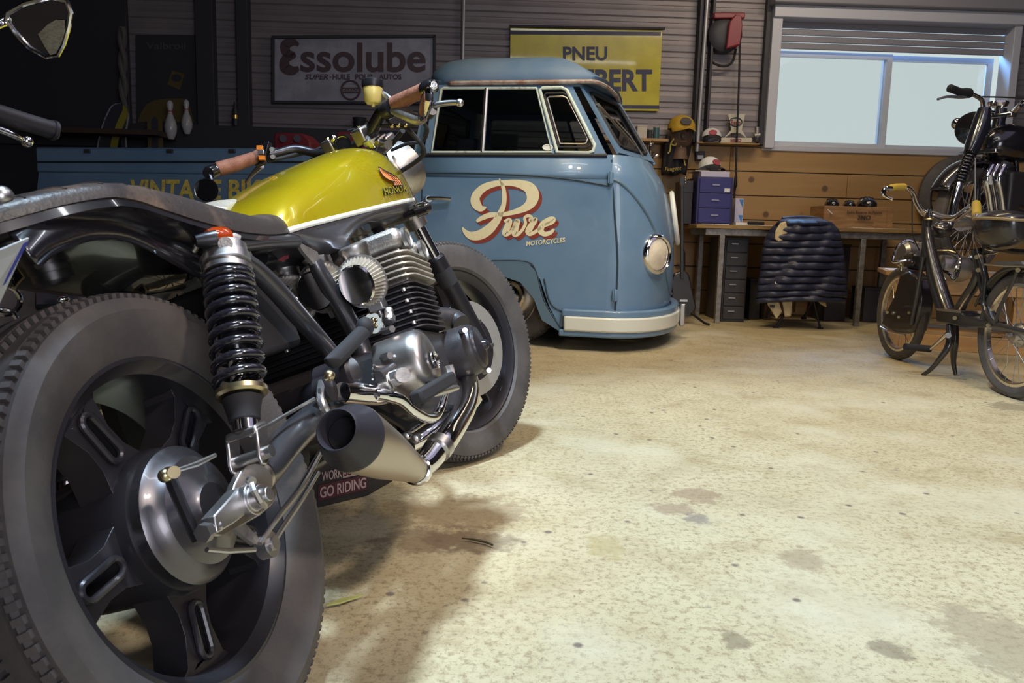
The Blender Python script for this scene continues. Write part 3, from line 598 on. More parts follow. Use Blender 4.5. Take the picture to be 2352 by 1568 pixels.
# socket box and conduit end
t = thing('socket_box', 'small grey electrical box on the plank wall beneath the conduit', 'socket', wp(1608, 357, -.05))
M().prism(rectp(wp, 1598, 347, 1620, 368, -.09), WALL.n*.045).build('housing', 'dark_metal', t, bevel=.004); M().prism(rectp(wp, 1602, 356, 1616, 366, -.095), WALL.n*.006).build('cover', 'pipe_grey', t, bevel=.003)
# mannequin head
mat('skin_dummy', (.13, .075, .05), .6); mat('cap_yellow', (.50, .31, .03), .7, c2=(.4, .24, .02), ns=20); mat('cloth_black', (.016, .015, .02), .85, bump=.2, bs=30)
hb = -.17; hc = wp(1564, 312, hb)
t = thing('mannequin_head', 'brown mannequin head wearing a yellow cap on the back wall', 'mannequin', wp(1562, 340, hb))
mb = M(); mb.ball(hc, .1, (.82, 1.0, 1.25), (0, 0, 1), 24, 16); h = mb.build('head', 'skin_dummy', t)
mb = M().ball(hc+V3((0, -.095, -.01)), .016, (.8, 1.2, 1.7)); mb.build('nose', 'skin_dummy', h)
for s in (-1, 1): M().ball(hc+V3((s*.035, -.085, .03)), .012, (1.3, .6, .6)).build('eye', 'dark_metal', h); M().ball(hc+V3((s*.084, 0, 0)), .022, (.5, 1, 1.4)).build('ear', 'skin_dummy', h)
M().tube([hc+V3((-.03, -.093, -.055)), hc+V3((0, -.1, -.058)), hc+V3((.03, -.093, -.055))], .007, 8).build('mouth', 'skin_dummy', h)
M().cyl(hc-V3((0, 0, .1)), hc-V3((0, 0, .2)), .055, .07).build('neck', 'skin_dummy', t)
def cap(c, r, face, m1, m2, lab, logo=None, tilt=.0, name='baseball_cap'):
    t = thing(name, lab, 'cap', c); f = V3(face).normalized(); rr = f.cross(ZU).normalized(); up = (ZU+f*tilt).normalized()
    prof = [(0, r), (r*.35, r*.97), (r*.65, r*.82), (r*.85, r*.58), (r*.97, r*.3), (r, 0)]
    M().lathe(c, up, prof, 28).build('crown', m1, t); M().ball(c+up*r, .008).build('button', m2, t)
    f2 = (f-up*.12).normalized(); vs = []; n = 14
    for i in range(n+1):
        a = -1.15+2.3*i/n; d = f*math.cos(a)+rr*math.sin(a); vs.append((c+d*r*.97+up*.004, c+d*r*.97+f2*r*.75*math.cos(a*1.2)**.6+up*(.0-.03*abs(math.sin(a)))))
    mb = M(); mb.loft([[a, b_, b_-up*.006, a-up*.006] for a, b_ in vs]); mb.build('brim', m2, t)
    if logo:
        q = c+f*r*.90+up*r*.42; n2 = (f+up*.45).normalized(); u2 = n2.cross(rr).normalized(); u2 = u2 if u2.z > 0 else -u2
        o = M().prism([q+n2*.012+rr*math.cos(i*.4488)*r*.42+u2*math.sin(i*.4488)*r*.30 for i in range(14)], -n2*.008).build('badge', logo, t)
    return t
cap(hc+V3((.0, 0, .055)), .118, (.12, -1, 0), 'cap_yellow', 'cap_yellow', 'yellow peaked cap with a dark patch on the mannequin head', 'dark_metal')
# dark scarf/shirt hanging under the head
t = thing('hanging_shirt', 'black shirt with gold print hanging below the mannequin head', 'shirt', wp(1550, 404, hb+.05))
rows = []
for y, xl, xr in ((310, 1532, 1594), (330, 1524, 1588), (350, 1523, 1583), (370, 1521, 1579), (390, 1519, 1577), (401, 1520, 1574)):
    rows.append([wp(xl+(xr-xl)*i/12, y+3*math.sin(i*.9+y*.1), hb-.02+.022*math.sin(i*1.7+y*.03)+(.05 if i in (0, 12) else 0)) for i in range(13)])
M().loft(rows, closed=False).build('cloth', 'cloth_black', t, solid=.012, sharp=80)
mat('gold_print', (.40, .29, .05), .6)
tq('Peugeot', 1527, 384, 1565, 396, hb-.055, dy=-3, shear=.2).build('print_lettering', 'gold_print', t)
mb = M(); ribbon(mb, [(wp(x, y, hb-.055), .006) for x, y in ((1548, 318), (1541, 330), (1539, 345), (1534, 352))], WALL.n, 4); ribbon(mb, [(wp(x, y, hb-.055), .006) for x, y in ((1541, 330), (1550, 334), (1556, 326))], WALL.n, 4); ribbon(mb, [(wp(x, y, hb-.055), .004) for x, y in ((1562, 325), (1568, 350), (1574, 380))], WALL.n, 4); mb.build('print_figure', 'gold_print', t)
# caps, plinth and bits on the ledge
mat('cap_white', (.62, .62, .64), .8); mat('badge_red', (.32, .05, .07), .6)
la = WALL.l(1596, 326, -.1)[0]; lb = WALL.l(1738, 330, -.1)[0]
M().obox(WALL.w((la+lb)/2, -.10, 1.494), WALL.d*(lb-la)/2, WALL.n*.08, (0, 0, .006)).build('ledge', 'planks', top=('narrow wooden ledge capping the planks left of the window', 'ledge'), bevel=.003)
cap(wp(1634, 317, -.13), .085, (-.1, -1, 0), 'cap_white', 'cloth_black', 'white cap with red badge and black brim, on the wall ledge', 'badge_red', -.25)
t = thing('sign_stand', 'small cream sign stand with ESSO base and oval badge on the ledge beside the window', 'sign', wp(1690, 326, -.1)); mat('cream_enamel', (.52, .48, .38), .45)
M().prism(rectp(wp, 1655, 316, 1727, 327.5, -.14), WALL.n*.05).build('plinth', 'cream_enamel', t, bevel=.003)
tq('ESSO', 1678, 318, 1703, 326, -.145, off=.03).build('plinth_lettering', 'badge_red', t)
M().prism([wp(x, y, -.10) for x, y in ((1662, 318), (1680, 298), (1672, 262), (1712, 262), (1704, 298), (1716, 318), (1700, 306), (1680, 306))], WALL.n*.012).build('board', 'cream_enamel', t, bevel=.003)
mb = M(); o = wp(1690, 280, -.105); mb.add([], []); k = [o+WALL.d*.055*math.cos(i*.314)+ZU*.036*math.sin(i*.314) for i in range(20)]; mb.tube(k, .004, 6, closed=True); mb.build('badge_ring', 'enamel_navy', t); tq('Esso', 1679, 276, 1701, 286, -.106, off=.02).build('badge_lettering', 'badge_red', t)
t = thing('carburettor', 'small grey carburettor lying on the ledge left of the window frame', 'carburettor', wp(1733, 325, -.1))
mb = M(); mb.cyl(wp(1732, 312, -.12), wp(1745, 310, -.12), .022); mb.build('barrel', 'alloy_cast', t); M().cyl(wp(1739, 325, -.12), wp(1739, 292, -.12), .02).build('slide_housing', 'alloy_cast', t); M().lathe(wp(1738, 324, -.12), ZU, [(0, .0), (0, .03), (.03, .03), (.03, 0)], 16).build('float_bowl', 'dark_metal', t)
# jars and boxes seen behind the windscreen
rnd = random.Random(7); mat('jar_teal', (.05, .12, .13), .3); mat('jar_grey', (.3, .28, .27), .5); mat('box_cream', (.5, .45, .38), .6); mat('jar_yellow', (.5, .42, .05), .4)
M().obox(WALL.w(-.60, -.12, 1.500), WALL.d*.29, WALL.n*.10, (0, 0, .012)).build('shelf', 'planks', top=('short wooden shelf board behind the pickup windscreen', 'shelf'))
for x0, x1, y0, m, lab, cat_ in ((1462, 1484, 292, 'box_cream', 'cream cardboard box on the shelf behind the windscreen', 'box'), (1487, 1499, 296, 'dark_metal', 'squat black tin next to the cream box on the shelf', 'tin'), (1501, 1515, 291, 'jar_teal', 'teal tin at the right end of the shelf, beside the mannequin', 'tin')):
    a0, z0 = WALL.l(x0, y0, -.12); a1, _ = WALL.l(x1, y0, -.12); t = thing('storage_'+('box' if cat_ == 'box' else 'tin'), lab, cat_, WALL.w((a0+a1)/2, -.12, 1.512))
    if cat_ == 'box': M().obox(WALL.w((a0+a1)/2, -.12, (1.512+z0)/2), WALL.d*(a1-a0)/2, WALL.n*.05, (0, 0, (z0-1.512)/2)).build('carton', m, t, bevel=.003); M().obox(WALL.w((a0+a1)/2, -.12, z0+.004), WALL.d*((a1-a0)/2+.002), WALL.n*.052, (0, 0, .004)).build('lid', m, t)
    else: M().cyl(WALL.w((a0+a1)/2, -.12, 1.512), WALL.w((a0+a1)/2, -.12, z0-.01), (a1-a0)/2, n=20).build('can', m, t); M().cyl(WALL.w((a0+a1)/2, -.12, z0-.01), WALL.w((a0+a1)/2, -.12, z0), (a1-a0)/2+.002, n=20).build('lid', 'jar_grey', t)
# ledge over the tray: cup, bottle, bowling pins, skis, rope
t = thing('metal_cup', 'dim metal cup on the ledge below the white sign', 'cup', wp(826, 292, -.1)); c = WALL.w(WALL.l(826, 290, -.1)[0], -.1, 1.52)
M().lathe(c, ZU, [(0, 0), (0, .035), (.05, .042), (.10, .06), (.105, .062), (.10, .055), (.02, .03)], 24).build('bowl', 'dark_metal', t); M().torus(c+WALL.d*.06+V3((0, 0, .06)), WALL.n, .02, .005, 20, 6).build('handle', 'dark_metal', t)
c = WALL.w(WALL.l(541, 290, -.15)[0], -.15, 1.52)
t = thing('small_bottle', 'slim dark bottle with a gold band in front of the wall post', 'bottle', c); M().lathe(c, ZU, [(0, 0), (0, .022), (.13, .022), (.16, .01), (.2, .009), (.2, 0)], 16).build('body', 'dark_metal', t); M().lathe(c, ZU, [(.06, .0225), (.06, .024), (.09, .024), (.09, .0225)], 16).build('band', 'gold', t)
mat('pin_white', (.42, .40, .40), .35, coat=.4)
def pin(x, yb, yt, b, lab):
    P = wp(x, yb, b); h = (wp(x, yt, b)-P).length; t = thing('bowling_pin', lab, 'bowling pin', P, 'bowling pins')
    pr = [(0, 0), (0, .14), (.05, .19), (.2, .30), (.33, .315), (.48, .25), (.6, .15), (.68, .115), (.76, .12), (.85, .165), (.93, .155), (.98, .09), (1, 0)]
    pr = [(a_*h, r*h*.5) for a_, r in pr]; M().lathe(P, ZU, pr, 28).build('body', 'pin_white', t, sharp=60)
    for s in (.64, .71): M().lathe(P, ZU, [((s-.012)*h, .06*h), ((s-.012)*h, .0645*h), ((s+.02)*h, .0645*h), ((s+.02)*h, .06*h)], 24).build('red_band', 'badge_red', t)
    M().cyl(P, P-V3((0, 0, .0)), .01) 
    return t
M().obox(WALL.w(-5.05, -.38, 1.40), WALL.d*.55, WALL.n*.2, (0, 0, .02)).build('shelf', 'poster_brown', top=('dark brown shelf board under the poster on the left', 'shelf'))
pin(393, 320, 230, -.34, 'white bowling pin with red bands, nearer of the two in front of the poster'); pin(430, 308, 228, -.24, 'white bowling pin with red bands, partly behind the black ledge')
mat('ski_yellow', (.26, .22, .03), .4); mat('ski_dark', (.04, .038, .05), .4); mat('ski_trim', (.28, .28, .30), .4)
def ski(lab, pts, hw, b, cols, txt=None):
    t = thing('ski', lab, 'ski', wp(*pts[0], b)); N = len(pts)
    for k, (f0, f1, m, nm) in enumerate(cols):
        q = []
        C = spl([(*p, 0) for p in pts], 6); L_ = []; R_ = []
        for i, p in enumerate(C):
            a = C[max(i-1, 0)]; c_ = C[min(i+1, len(C)-1)]; dx, dy = c_[0]-a[0], c_[1]-a[1]; l = math.hypot(dx, dy); nx, ny = -dy/l, dx/l; s = hw*(1-.75*max(0, (i/(len(C)-1)-.8)/.2)**2)
            L_.append(wp(p[0]+nx*s*f0, p[1]+ny*s*f0, b)); R_.append(wp(p[0]+nx*s*f1, p[1]+ny*s*f1, b))
        M().prism(L_+R_[::-1], WALL.n*.012).build(nm, m, t)
    return t
t = ski('dark ski with yellow edge and REFLEX lettering leaning at the far left', [(243, 345), (250, 310), (262, 275), (280, 240)], 24, -.36, [(.35, 1, 'ski_yellow', 'yellow_edge'), (-.75, .33, 'ski_dark', 'deck'), (-.9, -.77, 'ski_trim', 'silver_line')])
text('REFLEX', wp(232, 342, -.375), wp(249, 268, -.375), wp(226, 342, -.375), tr=wp(243, 262, -.375)).build('lettering', 'enamel_brown', t)
ski('black ski with ochre edges standing before the poster', [(357, 345), (356, 320), (355, 290), (355, 268)], 17, -.40, [(.45, 1, 'poster_ochre', 'ochre_edge'), (-.45, .43, 'ski_dark', 'deck'), (-1, -.47, 'poster_ochre', 'ochre_edge')])
ski('black ski with one silver line, next to the hanging rope', [(284, 345), (282, 310), (285, 285), (290, 255)], 8, -.34, [(-.6, .6, 'ski_dark', 'deck'), (.62, 1, 'ski_trim', 'silver_line')])
mat('rope', (.10, .09, .085), .8)
t = thing('hanging_rope', 'thick twisted grey rope hanging in the dark left corner', 'rope', wp(283, 250, -.3))
for ph in (0, 3.14):
    M().tube([wp(279+y*.02+5*math.sin(y*.055+ph), y, -.3-.02*math.cos(y*.055+ph)) for y in range(62, 262, 9)], .022, 8, k=3).build('strand', 'rope', t)
# black spare tyre on the wall at right
t = thing('spare_wheel', 'large dark wheel hanging on the planks behind the motorcycle', 'wheel', wp(2190, 470, -.1)); c = wp(2205, 455, -.12)
M().lathe(c+WALL.n*.05, -WALL.n, [(0, .30), (.01, .34), (.03, .375), (.06, .375), (.09, .34), (.10, .30), (.09, .285), (.01, .285), (0, .30)], 56).build('tyre', 'rubber', t)
mb = M(); 
for k in range(5): a = k*1.2566+.3; d = WALL.d*math.cos(a)+ZU*math.sin(a); mb.tube([c+d*.04, c+d*.29], .022, 8)
mb.cyl(c+WALL.n*.04, c-WALL.n*.03, .06); mb.torus(c-WALL.n*.02, WALL.n, .282, .014, 48, 8); mb.build('cast_wheel', 'black_metal', t)
# ================================================================ workbench
def tp(x, y, b=0): return TF.p(x, y, b)
def tl(x, y, b=0): return TF.l(x, y, b)
def tbox(mb, a0, a1, b0, b1, z0, z1): return mb.obox(TF.w((a0+a1)/2, (b0+b1)/2, (z0+z1)/2), TF.d*(a1-a0)/2, TF.n*(b1-b0)/2, (0, 0, (z1-z0)/2))
mat('bench_steel', (.30, .28, .27), .5, .6, c2=(.2, .18, .17), ns=25); mat('bench_wood', (.33, .21, .08), .55, c2=(.22, .13, .05), ns=4, stretch=(1, 6, 6)); mat('bench_top', (.40, .36, .30), .5, c2=(.3, .26, .2), ns=6)
TZ = tl(1640, 515, -.03)[1]; xl = tl(1600, 515, -.03)[0]; xr = tl(2150, 530, -.03)[0]
t = thing('workbench', 'long workbench with wooden top and grey steel legs below the window', 'workbench', TF.w(.4, .3, 0))
tbox(M(), xl, xr, -.03, .76, TZ-.032, TZ).build('worktop', 'bench_wood', t, bevel=.003)
a0 = tl(1628, 600)[0]; al = (a0, tl(1965, 600)[0])
tbox(M(), a0-.04, xr-.05, -.005, .03, TZ-.085, TZ-.033).build('front_rail', 'bench_steel', t, bevel=.003); tbox(M(), a0, xr-.05, .62, .65, TZ-.085, TZ-.033).build('back_rail', 'bench_steel', t)
for a in (tl(1653, 640)[0]-.02, tl(1970, 640)[0], xr-.10):
    for b in (0, .62):
        tbox(M(), a, a+.04, b-.01, b+.03, 0, TZ-.085).build('leg', 'bench_steel', t, bevel=.003)
# blue cabinet
mat('cab_blue', (.035, .032, .165), .45); mat('cab_blue_dark', (.03, .028, .12), .5)
cb = .14; x0, z1 = tl(1603, 405, cb); x1, _ = tl(1686, 405, cb); z0 = TZ
t = thing('drawer_cabinet', 'small blue steel drawer cabinet standing on the left end of the workbench', 'drawer cabinet', TF.w((x0+x1)/2, cb, z0))
tbox(M(), x0, x1, cb, cb+.38, z0, z1).build('carcass', 'cab_blue_dark', t, bevel=.006)
h = (z1-z0-.02)/3
for k in range(3):
    d = tbox(M(), x0+.018, x1-.018, cb-.012, cb+.002, z0+.01+k*h+.003, z0+.01+(k+1)*h-.003).build('drawer', 'cab_blue', t, bevel=.003)
    tbox(M(), (x0+x1)/2-.03, (x0+x1)/2+.03, cb-.022, cb-.012, z0+.01+(k+.55)*h-.004, z0+.01+(k+.55)*h+.004).build('handle', 'pipe_grey', d)
    if k == 2: tbox(M(), x1-.075, x1-.03, cb-.015, cb-.012, z0+.01+k*h+.012, z0+.01+k*h+.04).build('label_sticker', 'white_paint', d)
mat('lilac', (.50, .47, .62), .6)
t = thing('paper_box', 'flat pale lilac box on top of the blue drawer cabinet', 'box', TF.w((x0+x1)/2, cb+.1, z1)); tbox(M(), x0+.03, x1-.03, cb+.02, cb+.3, z1+.001, z1+.045).build('box', 'lilac', t, bevel=.002); tbox(M(), x0-.01, x1-.05, cb+.06, cb+.3, z1+.046, z1+.054).build('lid_board', 'box_cream', t)
cap(TF.w((x0+x1)/2-.01, cb+.17, z1+.085), .09, (.55, -1, 0), 'cap_white', 'cloth_black', 'white and black cap with red badge on top of the blue drawer cabinet', 'badge_red', -.3)
# black block added for the shade on the blue cabinet's left side
t = thing('cabinet_shade_block', 'tall black block added for the shaded left side of the blue drawer cabinet', 'box', TF.w(x0-.06, cb+.2, TZ)); tbox(M(), x0-.10, x0-.012, cb+.08, cb+.34, TZ+.001, z1-.03).build('case', 'dark_metal', t, bevel=.004); tbox(M(), x0-.098, x0-.014, cb+.075, cb+.08, z1-.12, z1-.08).build('label_strip', 'dark_metal', t)
# patterned carton
mat('print_blue', (.05, .20, .50), .5)
a0_, zz0 = tl(1690, 455, .42); a1_, _ = tl(1709, 455, .42)
t = thing('carton', 'white carton with blue triangles right of the blue cabinet', 'carton', TF.w(a0_+.05, .3, TZ)); q0 = tbox(M(), a0_, a1_, .42, .54, TZ+.001, zz0).build('box', 'lilac', t, bevel=.002)
for i, zc in enumerate((zz0-.04, TZ+.06)): M().prism([TF.w(a1_-.002, .418, zc+.03), TF.w(a0_+.03, .418, zc+.03), TF.w(a1_-.01, .418, zc-.035)], TF.n*.001).build('blue_triangle', 'print_blue', t)
# papers
rnd = random.Random(3)
for i, (xa, xb, b0, b1, lab) in enumerate(((1612, 1640, .0, .12, 'white papers under the front of the blue cabinet'), (1642, 1675, .0, .11, 'second white paper sheet beside it at the cabinet front'), (1690, 1745, .15, .40, 'open notebook lying right of the blue cabinet'), (1745, 1800, .02, .30, 'large bright sheet of paper left of the jacket'), (1960, 2010, .0, .10, 'blue-white sheet in front of the wooden crate'), (2015, 2080, .05, .3, 'long bright sheet at the right of the workbench'))):
    a0, a1 = tl(xa, 515, b0)[0], tl(xb, 515, b0)[0]
    tbox(M(), a0, a1, b0, b1, TZ+.0005, TZ+.004+(.02 if i == 2 else 0)).build('notebook' if i == 2 else 'paper_sheet', 'paper', top=(lab, 'notebook' if i == 2 else 'paper'))
mb = M(); p = [TF.w(tl(x, 510, .1)[0], .1, TZ+.02) for x in (1718, 1728, 1742, 1755)]; mb.tube(p, .014, 8, k=4); mb.build('black_pouch', 'cloth_black', top=('slim black pouch lying on the bench by the notebook', 'pouch'))
# crate
ca0, cz1 = tl(1893, 472, .12); ca1, _ = tl(2054, 475, .12); mat('crate_wood', (.34, .19, .085), .6, c2=(.25, .13, .055), ns=5, stretch=(1, 1, 8)); mat('crate_ink', (.05, .028, .022), .7)
t = thing('wooden_crate', 'printed wooden crate filled with black parts on the right of the workbench', 'crate', TF.w((ca0+ca1)/2, .2, TZ))
tbox(M(), ca0, ca1, .12, .132, TZ+.001, cz1).build('front_board', 'crate_wood', t, bevel=.002); tbox(M(), ca0, ca1, .38, .392, TZ+.001, cz1).build('back_board', 'crate_wood', t)
for a in (ca0, ca1-.012): tbox(M(), a, a+.012, .132, .38, TZ+.001, cz1).build('end_board', 'crate_wood', t)
for a in (ca0+.001, ca1-.055): tbox(M(), a, a+.05, .112, .12, TZ+.001, cz1).build('batten', 'crate_wood', t)
tbox(M(), ca0, ca1, .132, .38, TZ+.001, TZ+.012).build('bottom_board', 'crate_wood', t)
def tt(body, x0, y0, x1, y1, b, **k): return text(body, tp(x0, y1, b), tp(x1, y1+1, b), tp(x0, y0, b), tr=tp(x1, y0+1, b), **k)
tt('Extra Reserve du Patron', 1946, 484, 2026, 491, .109, off=.02).build('lettering', 'crate_ink', t); tt('3MO', 1969, 494, 2000, 504, .109, off=.03, shear=.2).build('lettering', 'crate_ink', t); tt('CHAMPAGNE', 1962, 508, 2006, 512, .109).build('lettering', 'crate_ink', t)
M().tube([tp(1901, 481, .11), tp(1912, 492, .11)], .004, 6).build('scratch_mark', 'paper', t)
for x, y, r, lab in ((1910, 472, .062, 'leftmost ribbed black part sticking out of the crate'), (1950, 474, .052, 'middle ribbed black part in the crate'), (1990, 473, .085, 'largest ribbed black part at the right of the crate')):
    c = tp(x, y-2, .22); t = thing('engine_cover', lab, 'engine part', c, 'black engine parts in the crate'); M().ball(c, r, (1.25, .9, .75), (0, 0, 1)).build('shell', 'black_paint', t)
    for k in range(4): a = (k-1.5)*.35; M().torus(c+TF.d*r*a*.9, TF.d, r*.80*math.sqrt(max(.1, 1-a*a*.6)), .004, 24, 6).build('rib', 'black_metal', t)
# black file cabinet under the bench
fb = .12; f0, fz1 = tl(1667, 538, fb); f1, _ = tl(1722, 538, fb); mat('file_grey', (.042, .038, .042), .5)
t = thing('file_cabinet', 'dark six-drawer steel cabinet under the left of the workbench', 'drawer cabinet', TF.w((f0+f1)/2, fb, 0)); fz1 = TZ-.10
tbox(M(), f0, f1, fb, fb+.45, 0, fz1).build('carcass', 'file_grey', t, bevel=.004); h = (fz1-.03)/6
for k in range(6):
    d = tbox(M(), f0+.012, f1-.012, fb-.014, fb, .02+k*h+.005, .02+(k+1)*h-.005).build('drawer', 'file_grey', t, bevel=.003); c = (f0+f1)/2-.02; tbox(M(), c-.03, c+.025, fb-.026, fb-.014, .02+(k+.6)*h, .02+(k+.6)*h+.008).build('handle', 'steel', d)
# dark stores under the bench
for xa, xb, yt, m, lab in ((1725, 1750, 640, 'dark_metal', 'dark box in the shade under the bench beside the file cabinet'), (1757, 1772, 692, 'poster_brown', 'small brown box on the floor under the bench'), (1905, 1955, 560, 'dark_metal', 'dark crate under the bench right of the jacket'), (1988, 2040, 660, 'dark_metal', 'low dark box behind the right bench leg')):
    a0, z1_ = tl(xa, yt, .35); a1, _ = tl(xb, yt, .35); t = thing('storage_box', lab, 'box', TF.w((a0+a1)/2, .45, 0)); z1_ = min(z1_, TZ-.1); tbox(M(), a0, a1, .35, .6, 0.001, z1_-.02).build('body', m, t, bevel=.004); tbox(M(), a0-.004, a1+.004, .346, .604, z1_-.02, z1_).build('lid', m, t, bevel=.003)
# guitar on its stand
GP = Plane((1.42, 6.15, 0), .0)
t = thing('electric_guitar', 'black guitar leaning upright on a floor stand between pickup and workbench', 'guitar', (1.40, 6.15, .08)); mat('guitar_black', (.016, .014, .017), .35, coat=.3)
def gp(x, y, b=0): return GP.p(x, y, b)
M().prism([gp(x, y) for x, y in ((1563, 622), (1548, 628), (1540, 650), (1543, 675), (1536, 700), (1540, 722), (1560, 730), (1590, 726), (1600, 706), (1594, 680), (1588, 650), (1582, 628), (1573, 621))], GP.n*.05).build('body', 'guitar_black', t, bevel=.012, seg=3)
M().prism([gp(x, y, -.012) for x, y in ((1563, 640), (1571, 640), (1570, 425), (1564, 425))], GP.n*.03).build('neck', 'guitar_black', t, bevel=.004); M().prism([gp(x, y, -.01) for x, y in ((1562, 426), (1572, 426), (1573, 404), (1561, 408))], GP.n*.02).build('headstock', 'guitar_black', t, bevel=.003)
M().obox(gp(1570, 690, -.006), GP.d*.03, GP.n*.006, (0, 0, .008)).build('bridge', 'steel', t)
for k in range(3): M().ball(gp(1574, 408+k*6, -.002), .006).build('tuning_peg', 'steel', t)
s = thing('guitar_stand', 'black tubular floor stand holding the guitar', 'stand', (1.42, 6.1, 0)); g0 = gp(1570, 700, .07)
M().tube([g0, V3((g0.x, 6.3, .55)), V3((g0.x-.02, 6.32, .62))], .010, 8).build('upright', 'black_metal', s)
for x, y in ((-.16, -.12), (.17, -.10), (0, .2)): M().tube([g0+V3((0, 0, -.02)), V3((g0.x+x*.8, 6.15+y, .02)), V3((g0.x+x, 6.15+y*1.2, .012))], .010, 8).build('foot', 'black_metal', s)
# jacket on a folding stool
JP = Plane((2.35, 6.02, 0), 0.0)
def jp(x, y, b=0): return JP.p(x, y, b)
t = thing('folding_chair', 'black folding chair under the quilted jacket at the workbench', 'chair', JP.w(-.0, .1, 0))
cl, cr = jp(1785, 752), jp(1884, 754)
for s_, (x0_, y0_, x1_, y1_) in enumerate(((1783, 752, 1850, 640), (1884, 754, 1858, 640), (1757, 728, 1800, 640), (1846, 730, 1885, 650))):
    bb = 0 if s_ < 2 else .32
    M().tube([jp(x0_, y0_, bb), jp(x1_, y1_, bb*.8)], .010, 8).tube([jp(x0_, y0_, bb)+V3((-.02, 0, .0)), jp(x0_, y0_, bb)+V3((.02, 0, .0))], .010, 8).build('leg', 'black_metal', t)
a = jp(1790, 640); b_ = jp(1920, 640); M().obox((a+b_)/2+JP.n*.2, V3(((b_.x-a.x)/2, 0, 0)), JP.n*.19, (0, 0, .014)).build('seat', 'black_satin', t, bevel=.01)
M().tube([jp(1776, 640), jp(1785, 560), jp(1800, 512), jp(1880, 510), jp(1900, 560), jp(1915, 640)], .011, 8, k=4).build('backrest_frame', 'black_metal', t)
mat('quilt_navy', (.022, .025, .052), .38, 0, c2=(.035, .038, .07), ns=20, bump=.25, bs=28); mat('knit_cream', (.62, .50, .30), .8, c2=(.5, .38, .2), ns=12); mat('dark_lining', (.02, .02, .03), .8)
J = thing('quilted_jacket', 'navy quilted puffer jacket draped over the chair at the workbench', 'jacket', jp(1845, 690))
OL = [(503, 1797, 1882), (512, 1785, 1910), (530, 1768, 1927), (550, 1757, 1932), (575, 1751, 1936), (600, 1749, 1940), (625, 1746, 1943), (650, 1741, 1945), (672, 1738, 1946), (688, 1737, 1943), (704, 1742, 1930)]
rows = []; NC = 30; edge = [503, 518, 535, 552, 568, 585, 602, 619, 636, 652, 668, 682, 696]
def ol(y):
    for (y0, a0, b0), (y1, a1, b1) in zip(OL, OL[1:]):
        if y <= y1: f = (y-y0)/(y1-y0); return a0+(a1-a0)*f, b0+(b1-b0)*f
    return OL[-1][1:]
for i in range(len(edge)-1):
    for k in range(5):
        f = k/5; y = edge[i]+(edge[i+1]-edge[i])*f; xl_, xr_ = ol(y); row = []
        for j in range(NC+1):
            g = j/NC; x = xl_+(xr_-xl_)*g; bulge = .026*math.sin(math.pi*f)**.6; yy = y+ (5*math.sin(g*3.1)-3)*(-1 if y > 600 else .2)*min(1, abs(y-600)/90)
            d = -.03-bulge-.10*(1-(2*g-1)**2)**.7 + .008*math.sin(g*23+i*1.3)+.012*math.sin(g*9+i)
            if y < 512: d += .06*(512-y)/9
            row.append(jp(x, yy, d))
        rows.append(row)
M().loft(rows, closed=False).build('quilted_body', 'quilt_navy', J, solid=.012, sharp=80)
M().tube([jp(1797, 503, .0), jp(1830, 500, .02), jp(1860, 501, .03), jp(1884, 505, .03), (jp(1905, 518, .0))], .016, 8, k=5).build('collar', 'quilt_navy', J)
M().prism([jp(x, y, -.13) for x, y in ((1793, 512), (1806, 508), (1810, 530), (1806, 549), (1790, 555), (1780, 549), (1782, 530))], JP.n*.02).build('turned_lining', 'knit_cream', J, bevel=.006)
M().lathe(jp(1784, 648, -.125), -JP.n, [(0, 0), (0, .016), (.004, .016), (.005, .011), (.003, .009), (.004, 0)], 20).build('snap_button', 'white_paint', J)
for x, y, lab in (((1772, 685), 0, ''), ((1812, 683), 0, '')):
    pass
def glove(lab, pts, name='hanging_cloth', m='knit_cream', th=.02):
    t = thing(name, lab, 'cloth', jp(*pts[0], -.03)); M().prism([jp(x, y, -.06) for x, y in pts], JP.n*th).build('cloth', m, t, bevel=.008, seg=3); return t
g = glove('tan fabric cuff with a small buckle hanging under the jacket, left', [(1763, 672), (1784, 672), (1792, 700), (1797, 716), (1784, 733), (1772, 712), (1764, 700)]); g['category'] = 'cloth'
M().obox(jp(1774, 703, -.075), JP.d*.018, JP.n*.003, (0, 0, .010)).build('buckle', 'dark_metal', g)
g = glove('pale cream cloth hanging straight down under the jacket, middle', [(1792, 672), (1822, 670), (1820, 700), (1817, 727), (1803, 728), (1799, 700)]); g['category'] = 'cloth'; M().obox(jp(1810, 722, -.07), JP.d*.02, JP.n*.003, (0, 0, .004)).build('hem', 'knit_cream', g)
g = glove('crumpled tan cloth hanging under the jacket, right', [(1866, 674), (1884, 674), (1896, 690), (1900, 706), (1888, 700), (1872, 684)]); g['category'] = 'cloth'; M().obox(jp(1892, 698, -.07), JP.d*.012, JP.n*.003, (0, 0, .006)).build('hem', 'knit_cream', g)
M().prism([jp(x, y, .30) for x, y in ((1832, 668), (1857, 668), (1852, 716), (1826, 718))], JP.n*.05).build('cardboard_box', 'crate_wood', top=('brown cardboard box on the floor under the chair', 'box'), bevel=.003)
# van's far mirror
mb = M().tube([VP.p(1487, 372, 1.3), VP.p(1500, 362, 1.35), VP.p(1513, 355, 1.35)], .008, 8); mb.build('mirror_arm', 'chrome', van)
M().lathe(VP.p(1497, 342, 1.33), V3((1, -.35, 0)), [(-.012, 0), (-.01, .055), (.0, .065), (.006, .06), (.006, 0)], 24).build('wing_mirror', 'chrome', van)
